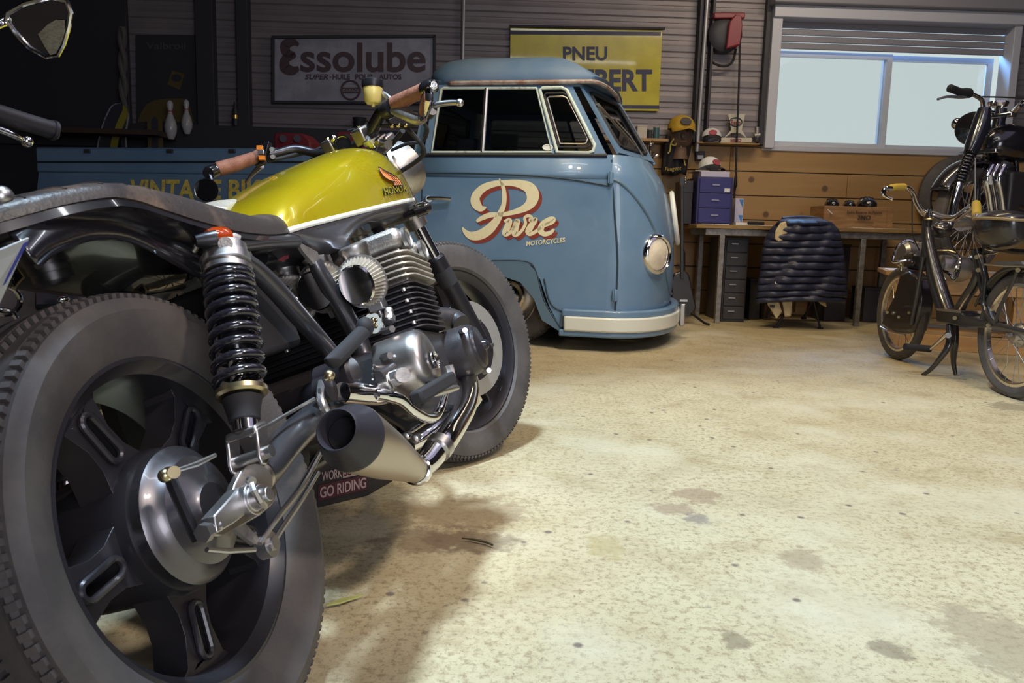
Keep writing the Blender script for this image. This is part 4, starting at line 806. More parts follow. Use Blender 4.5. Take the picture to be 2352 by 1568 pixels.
# ================================================================ the yellow motorcycle
BO = V3((-.3451, .9111, 0)); HDG = .1618; LEAN = .3761
bu = V3((math.sin(HDG), math.cos(HDG), 0)); b_r = V3((math.cos(HDG), -math.sin(HDG), 0))
bs = b_r*math.cos(LEAN)+ZU*math.sin(LEAN); bv = ZU*math.cos(LEAN)-b_r*math.sin(LEAN)
def B(u, s, v): return BO+bu*u+bs*s+bv*v
def K(x, y, s): return hit(x, y, BO+bs*s, bs)
def KU(x, y, u): return hit(x, y, BO+bu*u, bu)
def D(x, y, z): return CAM+ray(x, y)*z
def uv(P): q = P-BO; return q.dot(bu), q.dot(bs), q.dot(bv)
def T(pts, f=K): return [(*f(x, y, s), r*pxr(f(x, y, s))) for x, y, s, r in pts]      # (x, y, side offset, radius in px)
mat('tank_yellow', (.42, .33, .006), .26, .35, coat=.8, c2=(.40, .29, .005), ns=3); mat('tank_grey', (.115, .112, .13), .30, .55, coat=.4); mat('pinstripe', (.66, .66, .62), .35)
mat('seat_leather', (.035, .027, .026), .30, 0, c2=(.16, .10, .065), ns=7, nr=(.5, .75), bump=.12, bs=160, rv=.2); mat('amber', (.30, .035, .004), .08, 0, coat=1); mat('spring_black', (.012, .011, .016), .16, 0, coat=1)
mat('cast_black', (.030, .027, .032), .32, .35, coat=.2); mat('crank_black', (.045, .040, .043), .38, .3, bump=.06, bs=260); mat('fin_grey', (.52, .47, .40), .45, .6, c2=(.36, .33, .28), ns=22)
mat('frame_grey', (.10, .098, .11), .30, .75, coat=.2); mat('disc_steel', (.60, .57, .54), .40, .8, rv=.1, ns=40); mat('brass', (.55, .45, .26), .3, 1); mat('plate_dark', (.14, .13, .14), .34, .9, coat=.3)
bike = thing('motorcycle', 'yellow and grey cafe-style motorcycle leaning in the left foreground', 'motorcycle', (-.3, 1.5, 0))
# ---- wheels
def tread_tyre(c, n, R, hw, rb, bhw, teeth, front=False):
    mb = M(); pr = [(-bhw, rb), (-bhw-.012, rb+.012), (-hw*.97, rb+(R-rb)*.45), (-hw, rb+(R-rb)*.62), (-hw*.93, rb+(R-rb)*.80), (-hw*.84, R-.018), (-hw*.80, R-.012)]
    rib = []
    for k in range(-2, 3):
        m_ = k*hw*.31; drop = .010*abs(k/2)**2
        rib += [(m_-hw*.115, R-.014-drop), (m_-hw*.11, R-drop-.001), (m_+hw*.11, R-drop-.001), (m_+hw*.115, R-.014-drop)]
    pr += rib+[(-h, r) for h, r in pr[::-1]]
    mb.lathe(c, n, pr, 110); x, y, z = frame(n)
    for k in range(teeth):
        t = 2*math.pi*k/teeth; d = x*math.cos(t)+y*math.sin(t); e = -x*math.sin(t)+y*math.cos(t)
        for s in (-1, 1):
            mb.obox(c+z*s*hw*.845+d*(R-.017), e*(math.pi*R/teeth*.5), z*s*hw*.05-d*.002, d*.0065+z*s*.001)
            mb.obox(c+z*s*hw*.485+d*(R-.008)+e*.004, e*(math.pi*R/teeth*.5), z*hw*.03, d*.0045)
    return mb.build('tyre', 'rubber', bike, sharp=28)
def star(c, n, ns, r0, r1, wh, wr, th, ph, slot, m, off=0):
    x, y, z = frame(n); P = []; H = []
    for k in range(ns):
        a = ph+2*math.pi*k/ns
        def q(r, t, aa=a): d = x*math.cos(aa)+y*math.sin(aa); e = -x*math.sin(aa)+y*math.cos(aa); return c+z*off+d*r+e*t
        da = 2*math.pi/ns
        def pol(r, aa): return c+z*off+(x*math.cos(aa)+y*math.sin(aa))*r
        P += [q(r0*1.25, -wh), q((r0+r1)/2, -wh*.93), q(r1*.93, -wr), q(r1, -wr*1.5), q(r1, wr*1.5), q(r1*.93, wr), q((r0+r1)/2, wh*.93), q(r0*1.25, wh), pol(r0*.98, a+da*.40), pol(r0*.93, a+da*.5), pol(r0*.98, a+da*.60)]
        if slot:
            s0, s1, sw = slot; h = []
            for i in range(7): t = -math.pi/2+math.pi*i/6; h.append(q(s1-sw+sw*math.cos(t)*1, sw*math.sin(t)))
            for i in range(7): t = math.pi/2+math.pi*i/6; h.append(q(s0+sw+sw*math.cos(t), sw*math.sin(t)))
            H.append(h)
    o = M().prism(P, -z*th, H).build('spoked_centre', m, bike, bevel=.004)
    if slot: 
        for h in H: M().tube([p+z*.004 for p in h], .0045, 8, closed=True).build('slot_rim', m, o)
    return o
PHR = 118+33
RC, RN = V3((-.4717, .9684, .2882)), V3((.9141, -.1487, .3772)).normalized()
FC, FN = V3((-.1737, 2.3176, .3255)), V3((.7756, -.5931, .2161)).normalized()
tread_tyre(RC, RN, .306, .098, .208, .066, 124)
M().lathe(RC, RN, [(.052, .196), (.060, .200), (.064, .215), (.071, .217), (.072, .208), (.062, .200), (.056, .194), (.03, .190), (-.03, .190), (-.056, .194), (-.062, .2), (-.072, .208), (-.07, .217), (-.062, .214)], 96).build('rear_rim', 'cast_black', bike)
star(RC, RN, 5, .092, .193, .028, .036, .05, math.radians(PHR), (.108, .178, .011), 'cast_black', .040)
M().lathe(RC, RN, [(-.08, .05), (-.075, .09), (.035, .098), (.045, .096), (.055, .093), (.055, 0)], 64).build('rear_hub', 'cast_black', bike)
o = M().lathe(RC, RN, [(.055, .090), (.072, .090), (.078, .084), (.082, .076), (.092, .070), (.100, .052), (.106, .034), (.110, .030), (.112, 0)], 64).build('brake_plate', 'plate_dark', bike)
x_, y_, z_ = frame(RN)
mb = M()
# brake plate ribs, lever, cam
Ks = lambda x, y, s=.128: K(x, y, s)
M().tube([K(385, 1082, .11), K(404, 1130, .112), K(430, 1190, .112), K(455, 1240, .115)], .007, 8).build('brake_plate_rib', 'black_metal', o)
M().obox(RC+RN*.09+y_*.0-x_*.0, (K(470, 1230, .12)-K(405, 1095, .12))*.4, bs*.005, bu*.007).build('brake_cam_lever', 'steel', o, bevel=.002)
M().tube(T([(396, 1083, .135, 5), (437, 1070, .14, 6), (450, 1066, .14, 7), (494, 1045, .14, 5)]), None, 8).build('brake_rod_rear', 'steel', bike)
M().cyl(K(386, 1085, .12), K(400, 1084, .14), .007).ball(K(379, 1092, .125), .008).build('brake_cam_nut', 'brass', o)
M().tube(T([(575, 1000, .145, 4), (640, 962, .15, 4.5), (722, 915, .16, 4)]), None, 8).build('brake_rod', 'steel', bike)
# rear dropout plate, adjuster, axle nut
pl = [K(x, y, .135) for x, y in ((532, 1142), (540, 1112), (556, 1080), (585, 1046), (618, 1030), (632, 1030), (640, 1062), (632, 1110), (638, 1135), (625, 1160), (600, 1182), (560, 1205), (505, 1232), (488, 1230), (500, 1196), (520, 1165))]
M().prism(pl, -bs*.012).build('dropout_plate', 'alloy', bike, bevel=.002)
a = [K(x, y, .15) for x, y in ((492, 1184), (546, 1122), (560, 1115), (575, 1118), (582, 1142), (583, 1166), (540, 1200), (500, 1224))]
o = M().prism(a, -bs*.02).build('chain_adjuster', 'steel', bike, bevel=.006)
M().cyl(K(502, 1208, .145), K(476, 1220, .14), .007).cyl(K(478, 1219, .14), K(464, 1226, .14), .011, n=6).build('adjuster_bolt', 'steel', o)
o = M().lathe(K(568, 1150, .15), bs, [(0, .020), (.010, .020), (.010, .015), (.022, .015), (.022, .009), (.032, .009), (.032, 0)], 24).build('axle_nut', 'steel', bike, bevel=.001)
M().tube([K(576, 1104, .17), K(584, 1128, .18), K(598, 1150, .18), K(608, 1162, .17)], .004, 6).cyl(K(573, 1104, .17), K(579, 1106, .175), .006).build('split_pin', 'steel', o)
# brake stay and eyelet
for p in ([(735, 1040, .12, 7), (690, 1120, .125, 8), (640, 1185, .13, 7), (597, 1248, .135, 6)], [(730, 1085, .115, 6), (690, 1150, .12, 7), (650, 1210, .13, 7), (618, 1262, .135, 7)]):
    M().tube(T(p), None, 10, k=3).build('brake_stay', 'steel', bike)
M().lathe(K(613, 1252, .125), bs, [(-.008, .017), (.008, .017), (.008, .009), (.014, .009), (.014, 0)], 24).build('stay_bolt', 'steel', bike)
M().tube(T([(475, 1262, .13, 6), (520, 1265, .13, 7), (585, 1262, .13, 6)]), None, 8).build('lower_link', 'steel', bike); M().prism([K(x, y, .12) for x, y in ((540, 1215), (560, 1198), (600, 1240), (585, 1250), (548, 1222))], -bs*.006).build('link_plate', 'alloy_cast', bike)
# ---- front wheel
def _ft():
    tread_tyre(FC, FN, .332, .052, .236, .036, 130)
_ft()
M().lathe(FC, FN, [(.030, .218), (.033, .228), (.036, .243), (.041, .244), (.041, .236), (.034, .226), (.03, .212), (.012, .205), (-.012, .205), (-.03, .212), (-.034, .226), (-.041, .236), (-.04, .244), (-.034, .242)], 96).build('front_rim', 'cast_black', bike)
star(FC, FN, 5, .07, .212, .018, .028, .03, math.radians(60), None, 'cast_black', .015)
M().lathe(FC, FN, [(-.06, .03), (-.05, .06), (.03, .062), (.05, .055), (.07, .03), (.07, 0)], 40).build('front_hub', 'cast_black', bike)
for s in (-1, 1):
    mb = M(); mb.lathe(FC+FN*(.068*s), FN*s, [(0, .092), (0, .142), (.004, .142), (.004, .092), (0, .092)], 72); x_, y_, z_ = frame(FN)
    o = mb.build('brake_disc', 'disc_steel', bike)
    mb = M(); mb.lathe(FC+FN*(.066*s), FN*s, [(0, .06), (0, .098), (.006, .098), (.008, .075), (.008, .06)], 48).build('disc_carrier', 'cast_black', bike)
    for k in range(6): t = k*math.pi/3; d = x_*math.cos(t)+y_*math.sin(t); mb = M().cyl(FC+FN*(.074*s)+d*.088, FC+FN*(.082*s)+d*.088, .006, n=8); mb.build('disc_bolt', 'steel', o)
# fork
fd = V3((-.446, -.273, .852)).normalized()
for s in (-1, 1):
    a = FC+FN*(.115*s)
    M().tube([(*(a-fd*.02), .022), (*(a+fd*.05), .026), (*(a+fd*.12), .027), (*(a+fd*.30), .027), (*(a+fd*.305), .023)], None, 20).build('fork_slider', 'black_metal', bike)
    M().tube([a+fd*.30, a+fd*.66], .0185, 20).build('fork_tube', 'chrome', bike)
    M().tube([(*(a+fd*.40), .030), (*(a+fd*.42), .031), (*(a+fd*.56), .031), (*(a+fd*.575), .026)], None, 18).build('fork_shroud', 'alloy', bike)
    M().lathe(a+fd*.648, fd, [(0, .024), (.012, .026), (.016, .02), (.024, .012), (.024, 0)], 18).build('fork_cap', 'steel', bike)
a = FC+FN*.115; M().lathe(a+fd*.215, fd, [(0, .0275), (.05, .0275)], 24).build('fork_decal', 'rubber_dark', bike)
for h in (.44, .625): M().obox(FC+fd*h-fw*.0, FN*.135, fd*.013, fd.cross(FN)*.032).build('triple_clamp', 'alloy' if h > .5 else 'alloy_cast', bike, bevel=.010, seg=3)
M().cyl(FC+fd*.40+fd.cross(FN)*-.0, FC+fd*.67, .026).build('steering_stem', 'alloy', bike)
# brake hose and headlamp
hl = FC+fd*.53+fd.cross(FN).normalized()*(.12 if fd.cross(FN).dot(bu) > 0 else -.12)
M().lathe(hl, (hl-FC-fd*.53), [(-.07, 0), (-.065, .035), (-.04, .065), (0, .082), (.05, .085), (.055, .08), (.06, 0)], 36).build('headlamp', 'alloy', bike)
# ---- tank
def sect(u, vl, vt, w, n=20, ex=.55, ey=.62, vb=None):
    out = []
    for i in range(n+1):
        t = math.pi*i/n; c_, s_ = math.cos(t), math.sin(t); out.append(B(u, w*math.copysign(abs(c_)**ex, c_), vl+(vt-vl)*abs(s_)**ey))
    return out
TS = [(.432, .690, .090), (.445, .705, .125), (.48, .737, .142), (.54, .768, .150), (.62, .797, .158), (.72, .831, .167), (.82, .862, .175), (.92, .888, .181), (1.0, .905, .184), (1.08, .912, .184), (1.14, .910, .180), (1.185, .897, .171), (1.21, .885, .158), (1.222, .84, .142), (1.226, .78, .12)]
vl = lambda u: .672+(u-.44)*.1035
secs = [tuple(s for s in q) for q in TS]; sm = spl([(*s, 0, 0) for s in secs], 4)
mb = M().loft([sect(q[0], vl(q[0]), q[1], q[2]) for q in sm], closed=True); mb.build('fuel_tank', 'tank_yellow', bike, sharp=70)
VB = [(.43, .668), (.455, .664), (.50, .652), (.56, .640), (.62, .630), (.645, .634), (.68, .652), (.74, .672), (.82, .686), (.95, .697), (1.08, .707), (1.18, .716), (1.23, .735)]
def interp(L_, u):
    for (u0_, v0_), (u1_, v1_) in zip(L_, L_[1:]):
        if u <= u1_: return v0_+(v1_-v0_)*max(0, (u-u0_))/(u1_-u0_)
    return L_[-1][1]
mb = M(); S = []
for q in sm:
    u, w = q[0], q[2]; v1 = vl(u)+.001; v0 = min(interp(VB, u), v1-.004); tuck = max(0, (u-.62))*.09 if u > .62 else 0
    S.append([B(u, w*.995, v1), B(u, w*1.0, v1-(v1-v0)*.3), B(u, w*.985-tuck*.3, v1-(v1-v0)*.7), B(u, w*.93-tuck, v0), B(u, w*.5, v0), B(u, -w*.5, v0), B(u, -w*.93+tuck, v0), B(u, -w*1.0, v1-(v1-v0)*.3), B(u, -w*.995, v1)])
mb.loft(S, closed=True); tg = mb.build('tank_lower_panel', 'tank_grey', bike, sharp=60)
mb = M()
for s in (1, -1):
    P = [B(q[0], s*(q[2]*1.002), vl(q[0])+.006) for q in sm if q[0] > .44]; Q = [B(q[0], s*(q[2]*1.004), vl(q[0])-.004) for q in sm if q[0] > .44]
    M().loft([[a, b] for a, b in zip([p+bs*s*.0015 for p in P], [p+bs*s*.0015 for p in Q])], closed=False).build('pinstripe', 'pinstripe', bike, solid=.001)
# badge: wing and name
def tankpt(x, y, o=.003, z=1.55):   # first point where the sight line meets the tank flank, lifted by o
    st = .02
    while z < 2.7:
        u, s_, v = uv(D(x, y, z))
        if sm[0][0] < u < sm[-1][0]:
            vt = interp([(a[0], a[1]) for a in sm], u); w_ = interp([(a[0], a[2]) for a in sm], u); h = (v-vl(u))/(vt-vl(u))
            if 0 <= h < 1:
                c_ = math.sqrt(max(0, 1-(h**(1/.62))**2)); 
                if abs(s_) < w_*c_**.55:
                    if st < .01: break
                    z -= st; st = .001
        z += st
    return D(x, y, z)-ray(x, y)*.001+bs*o
try:
    for off, o_, m_, nm in ((.045, .0025, 'rubber_dark', 'badge_backing'), (.012, .0055, 'tank_yellow', 'badge_lettering')):
        e_ = 1.2 if off else 0
        tm = text('HONDA', (882-e_, 449+e_, 0), (931+e_, 439+e_, 0), (877-e_, 434-e_, 0), off=off, sp=1.05, tr=(926+e_, 425-e_, 0)); tm.v = [tankpt(p.x, p.y, o_) for p in tm.v]; tm.build(nm, m_, bike)
    mat('wing_red', (.62, .20, .06), .5)
    W_ = [(864, 385), (876, 392), (892, 400), (906, 408), (914, 417), (918, 427), (900, 428), (901, 419), (889, 416), (876, 407), (868, 396)]
    P = [tankpt(*p, .006) for p in W_]; mb = M().prism(P, (CAM-P[0]).normalized()*.001); mb.build('wing_badge', 'wing_red', bike)
    M().tube([p+(CAM-p).normalized()*.0015 for p in P], .0011, 6, closed=True).build('wing_outline', 'rubber_dark', bike)
    for i, (p, q) in enumerate((((868, 392), (905, 426)), ((872, 392), (909, 426)), ((878, 395), (913, 426)))): 
        a = [tankpt(p[0]+(q[0]-p[0])*f, p[1]+(q[1]-p[1])*f-6*math.sin(f*3.14), .008) for f in (0, .3, .6, .85, 1)]; M().tube(a, .0007, 5, k=3).build('wing_feather_line', 'rubber_dark', bike)
except Exception as ex: print('badge', ex)
# ---- seat
ST = [(-.15, .708, .690), (-.13, .720, .695), (-.10, .731, .700), (-.05, .739, .708), (0, .745, .712), (.05, .749, .710), (.10, .751, .700), (.16, .748, .688), (.22, .741, .678), (.27, .733, .671), (.33, .724, .667), (.38, .718, .666), (.43, .722, .668), (.47, .724, .671), (.495, .720, .673), (.51, .708, .675), (.518, .692, .680)]
sw = lambda u: .04+.105*min(1, max(0, (u+.152)/.16))**.55 if u < .2 else (.145 if u < .42 else .145-.05*((u-.42)/.095)**3)
q = spl([(*s, 0, 0) for s in ST], 4)
M().loft([sect(a[0], a[2], a[1], sw(a[0])*.93, 20, .55, .7) for a in q]).build('seat', 'seat_leather', bike, sharp=80)
M().loft([[B(a[0], s*sw(a[0])*f*.93, a[2]+h) for s, f, h in ((1, .98, .001), (1, 1.02, -.012), (1, .85, -.018), (-1, .85, -.018), (-1, 1.02, -.012), (-1, .98, .001))] for a in q]).build('seat_base', 'black_paint', bike)
mb = M()
for k in range(5): u = -.08+k*.045; M().tube([p+bv*.0002 for p in sect(u, interp([(a_[0], a_[2]) for a_ in q], u), interp([(a_[0], a_[1]) for a_ in q], u), sw(u)*.93, 20, .55, .7)[3:18]], .0012, 6).build('seat_stitching', 'seat_leather', bike)
# perforated leather flap and white cloth on the seat nose
mat('cloth_white', (.62, .62, .62), .8, bump=.3, bs=40)
M().prism([K(x, y, -.02) for x, y in ((466, 470), (500, 463), (540, 460), (560, 467), (575, 474), (560, 482), (545, 489), (505, 487))], bv*.004).build('white_cloth', 'cloth_white', top=('white folded cloth lying on the seat against the yellow tank', 'cloth'), bevel=.002)
# ---- rear fender
FR = [(30, 640), (70, 600), (165, 562), (225, 545), (300, 552), (370, 585), (420, 613), (468, 641)]
FL = [(60, 668), (75, 640), (110, 615), (130, 608), (190, 618), (250, 640), (300, 660), (336, 677)]
def polar(pts, s_):
    out = []
    for x, y in pts: u, _s, v = uv(K(x, y, s_)); out.append((math.atan2(v-.317, u-.036), math.hypot(v-.317, u-.036)))
    return out
PR = polar([(468, 641), (420, 613), (370, 585), (300, 552), (225, 545), (165, 560), (120, 580), (85, 612)], .10)
PL = polar([(336, 677), (300, 660), (250, 640), (190, 618), (130, 608), (90, 614), (60, 632), (35, 660)], -.085)
qa = spl([(a[0], a[1], b[0], b[1], 0) for a, b in zip(PR, PL)], 4); rows = []
for a0_, r0_, a1_, r1_, _z in qa:
    row = []; n = 18
    for i in range(n+1):
        t = math.pi*i/n; g = i/n; cs, sn = math.cos(t), math.sin(t); sx = (.10 if cs > 0 else .088)*math.copysign(abs(cs)**.6, cs); th = a0_+(a1_-a0_)*(1-(sx+.088)/.188); r = r0_+(r1_-r0_)*g+.046*abs(sn)**.6
        row.append(B(.036+r*math.cos(th), sx, .317+r*math.sin(th)))
    rows.append(row)
M().loft(rows, closed=False).build('rear_fender', 'black_paint', bike, solid=.004, sharp=60)
M().tube([r[0] for r in rows], .0035, 8).build('fender_edge_bead_highlight', 'black_paint', bike); M().tube([r[-1] for r in rows], .0025, 8).build('fender_edge_bead_highlight', 'brass', bike); M().tube(rows[0][::2], .0025, 8).build('fender_edge_bead_highlight', 'brass', bike)  # brass on the left and front edges paints in gold highlights
# tail lamp and number plate at the back end
mat('plate_white', (.62, .64, .66), .4); mat('plate_blue', (.05, .06, .36), .4); mat('tail_red', (.3, .01, .01), .15, coat=1)
P = [D(x, y, z) for x, y, z in ((62, 545, .80), (-70, 600, .62), (-95, 790, .60), (-8, 700, .74))]
o = M().prism(P, (P[1]-P[0]).cross(P[3]-P[0]).normalized()*.002).build('number_plate', 'plate_white', bike)
P2 = [D(x, y, z) for x, y, z in ((56, 553, .795), (22, 567, .755), (-24, 668, .72), (2, 650, .742))]; nn = (P2[1]-P2[0]).cross(P2[3]-P2[0]).normalized(); nn = nn if nn.dot(CAM-P2[0]) > 0 else -nn
M().prism([p+nn*.003 for p in P2], nn*.001).build('plate_blue_band', 'plate_blue', o)
M().lathe(D(12, 520, .84), bs, [(-.015, 0), (-.015, .010), (.01, .012), (.015, .009), (.015, 0)], 20).build('tail_lamp', 'chrome', bike); M().tube([D(2, 450, .84), D(18, 470, .86), D(32, 520, .87), (D(30, 545, .86))], .007, 8, k=4).build('plate_bracket', 'steel', bike)
M().ball(D(4, 452, .84), .012).build('bracket_bolt', 'steel', bike)
# rear indicator
o = M().lathe(K(505, 545, .15), (K(540, 545, .17)-K(470, 545, .15)), [(-.022, 0), (-.020, .010), (-.010, .0145), (.006, .0155), (.014, .012), (.018, 0)], 24).build('indicator_lens', 'amber', bike)
M().lathe(K(470, 552, .14), (K(540, 545, .17)-K(470, 552, .14)), [(-.014, 0), (-.012, .008), (0, .011), (.012, .013), (.016, .013)], 20).build('indicator_body', 'black_metal', bike); M().tube(T([(445, 578, .12, 6), (455, 560, .13, 7), (470, 553, .14, 7)]), None, 8).build('indicator_stem', 'chrome', bike); M().tube(T([(524, 545, .16, 5), (538, 542, .165, 8), (552, 546, .17, 6)]), None, 10).build('indicator_tip', 'steel', bike)
M().lathe(KU(952, 487, 1.12), bs, [(-.03, .008), (0, .010), (.005, .018), (.035, .018), (.045, .010), (.048, 0)], 20).build('front_indicator', 'black_paint', bike)
# ---- shocks
def shock(top, bot, name_s):
    ax = (top-bot); L = ax.length; d = ax/L; f = lambda t: bot+d*(L*t)      # t from bottom
    M().lathe(bot, d, [(L*.895, .0), (L*.895, .030), (L*.90, .033), (L*.94, .033), (L*.945, .030), (L*.985, .030), (L*.99, .024), (L*1.01, .02), (L*1.01, 0)], 32).build('shock_reservoir', 'steel', bike)
    M().lathe(bot, d, [(L*.845, .0), (L*.845, .030), (L*.85, .034), (L*.872, .034), (L*.876, .028), (L*.9, .028)], 32).build('preload_collar', 'alloy', bike)
    M().cyl(f(.27), f(.88), .013).build('damper_rod', 'chrome', bike); M().cyl(f(.48), f(.9), .019).build('damper_body', 'black_metal', bike)
    pts = []; x, y, z = frame(d); z0, z1 = .30, .843; N = 9.5; st = 24
    for i in range(int(N*st)+1):
        g = i/(N*st); t = 2*math.pi*N*g; gg = g**1.0; h = z0+(z1-z0)*(1-(1-g)**1.25); pts.append(f(h)+(x*math.cos(t)+y*math.sin(t))*.0300)
    M().tube(pts, .0064, 10).build('coil_spring', 'spring_black', bike, sharp=60)
    M().lathe(bot, d, [(L*.265, .012), (L*.265, .030), (L*.275, .034), (L*.295, .034), (L*.298, .02)], 32).build('spring_seat', 'brass', bike)
    M().lathe(bot, d, [(L*.16, .014), (L*.16, .02), (L*.19, .021), (L*.255, .026), (L*.265, .02)], 28).build('bump_rubber', 'rubber_dark', bike)
    M().lathe(bot, d, [(L*.115, 0), (L*.115, .0165), (L*.165, .0165), (L*.165, 0)], 24).build('shock_collar', 'chrome', bike)
    for s in (-1, 1): M().prism([bot+bs*(.019*s)+q for q in (d*L*.115-bu*.014, d*L*.115+bu*.014, d*.0+bu*.014, -d*.012+bu*.009, -d*.016, -d*.012-bu*.009, d*0-bu*.014)], bs*(.005*s)).build('clevis_plate', 'alloy', bike, bevel=.002)
    M().obox(f(.112), bu*.015, bs*.023, d*.006).build('clevis_head', 'alloy', bike, bevel=.003)
    M().cyl(bot-bs*.026, bot+bs*.034, .008).build('clevis_bolt', 'steel', bike)
st_, sb_ = K(516, 563, .145), K(572, 1052, .145)
shock(st_, sb_, 'right'); q0, q1 = uv(st_), uv(sb_); shock(B(q0[0], -q0[1], q0[2]), B(q1[0], -q1[1], q1[2]), 'left')
M().cyl(K(518, 560, .12), K(518, 560, .165), .010).build('shock_top_bolt', 'alloy_cast', bike)
# ---- swingarm
M().tube(T([(598, 1092, .145, 34), (612, 1078, .14, 38), (660, 1015, .135, 38), (720, 960, .13, 34), (790, 905, .12, 30)]), None, 24, k=4).build('swingarm', 'frame_grey', bike)
u_, s_, v_ = uv(K(612, 1078, .14)); M().tube([B(.10, -.13, .34), B(.3, -.12, .36), B(.42, -.11, .38)], .022, 16).build('swingarm', 'black_metal', bike)
M().tube(T([(590, 1100, .145, 38), (596, 1094, .145, 38)]), None, 24).build('swingarm_weld', 'brushed', bike)
M().tube([B(.40, -.14, .385), B(.40, .14, .385)], .028, 20).build('swingarm_pivot', 'black_metal', bike)
# ---- frame
fr = lambda pts, name, m='cast_black', k=3: M().tube(T(pts), None, 18, k=k).build(name, m, bike)
fr([(540, 566, .125, 15), (600, 558, .125, 16), (675, 553, .125, 17)], 'seat_rail', 'frame_grey', 1); M().ball(K(676, 553, .125), 17*pxr(K(676, 553, .125))).build('seat_rail_end', 'frame_grey', bike)
fr([(548, 590, .125, 20), (590, 622, .12, 23), (640, 672, .12, 24), (690, 730, .12, 23), (752, 800, .12, 20), (790, 845, .12, 18)], 'frame_stay', 'frame_grey')
fr([(722, 600, .125, 16), (735, 625, .125, 19), (770, 685, .125, 21), (808, 750, .125, 23), (830, 800, .125, 23), (842, 862, .125, 23)], 'frame_down_tube', 'frame_grey')
M().prism([K(x, y, .125) for x, y in ((548, 572), (575, 572), (590, 610), (600, 628), (580, 628), (552, 602))], -bs*.008).build('frame_gusset', 'alloy_cast', bike, bevel=.001)
M().prism([K(x, y, .13) for x, y in ((682, 552), (730, 578), (738, 605), (722, 606), (700, 580))], -bs*.008).build('frame_gusset', 'alloy_cast', bike, bevel=.001)
M().tube([B(.47, .05, .655), B(.8, .03, .70), B(1.1, .02, .80)], .02, 14).build('frame_backbone', 'cast_black', bike)
for s in (-1,): M().tube([B(.28, -.12, .65), B(.45, -.12, .5), B(.5, -.12, .3)], .016, 12, k=3).build('frame_stay', 'frame_grey', bike); M().tube([B(.25, -.12, .655), B(.48, -.12, .665)], .016, 12).build('seat_rail', 'frame_grey', bike)
for s in (-.1, .1): M().tube([B(1.14, s*.3, .80), B(1.10, s, .60), B(1.05, s, .36), B(.98, s, .25), B(.6, s, .24), B(.42, s, .28), B(.40, s, .36)], .015, 12, k=4).build('frame_cradle', 'cast_black', bike)
M().cyl(FC+fd*.45, FC+fd*.61, .032).build('head_tube', 'cast_black', bike)
M().obox(B(.38, 0, .55), bu*.07, bs*.085, bv*.07).build('battery_box', 'rubber_dark', bike, bevel=.01); M().prism([K(x, y, .09) for x, y in ((640, 596), (652, 588), (664, 585), (663, 593), (648, 600))], -bs*.002).build('red_tag', 'badge_red', bike)
# ---- exhaust
def disp(P, dpx): return P
mz = lambda x, y, z, r: (*D(x, y, z), r*z/F)
A0, A1 = D(783, 992, 1.105), D(955, 1078, 1.40); dx = (A1-A0).normalized(); LL = (A1-A0).length
prof = [(-.012, .026), (-.014, .030), (-.006, .0325), (.0, .033), (.03, .047), (.036, .0475)]
M().lathe(A0, dx, [(.05, 0), (.05, .024), (-.012, .027), (-.016, .0295), (-.012, .0325), (.0, .034), (.034, .050), (.040, .0505)], 48).build('muffler_end_cap', 'black_satin', bike)
M().lathe(A0, dx, [(.040, .050), (.042, .0508), (LL*.5, .042), (LL-.01, .0245), (LL, .024), (LL, .02)], 48).build('muffler_body', 'brushed', bike)
M().lathe(A0, dx, [(LL-.004, .025), (LL-.002, .028), (LL+.012, .028), (LL+.014, .024)], 32).build('muffler_clamp', 'chrome', bike)
M().lathe(A0, dx, [(.012, .0), (.012, .0245), (.014, .0)], 32).build('muffler_bore', 'dark_void', bike)
M().tube([mz(955, 1078, 1.40, 27), mz(978, 1062, 1.43, 29), mz(1000, 1035, 1.47, 31), mz(1022, 1012, 1.50, 29), mz(1050, 970, 1.58, 27), mz(1070, 930, 1.66, 26), mz(1076, 885, 1.74, 25), mz(1068, 835, 1.84, 22)], None, 24, k=5).build('exhaust_pipe', 'chrome', bike)
M().tube([mz(1003, 1034, 1.468, 33), mz(1014, 1020, 1.485, 33)], None, 24).build('exhaust_clamp', 'steel', bike)
M().tube([mz(940, 1020, 1.52, 20), mz(975, 1000, 1.55, 20), mz(1020, 965, 1.62, 20), mz(1048, 925, 1.7, 19), mz(1050, 880, 1.78, 18)], None, 20, k=5).build('exhaust_pipe', 'chrome', bike)
M().tube([mz(925, 1000, 1.6, 17), mz(960, 975, 1.63, 18), mz(1010, 940, 1.7, 18), mz(1035, 900, 1.78, 17)], None, 20, k=5).build('exhaust_pipe', 'chrome', bike)
M().tube([mz(915, 985, 1.7, 16), mz(950, 955, 1.72, 16), mz(1000, 920, 1.78, 16)], None, 20, k=4).build('exhaust_pipe', 'chrome', bike)
for x, y in ((934, 1000), (955, 1005)): M().lathe(D(x, y, 1.44), -bu, [(-.01, .008), (.01, .008), (.012, .005), (.012, 0)], 12).build('collector_bolt', 'steel', bike)
M().tube([K(738, 878, .165), K(735, 905, .17), K(742, 935, .175), K(757, 952, .175)], .006, 8, k=3).build('muffler_bracket', 'steel', bike); M().prism([K(x, y, .175) for x, y in ((736, 890), (752, 925), (762, 948), (745, 950), (738, 920))], -bs*.005).build('bracket_plate', 'steel', bike)
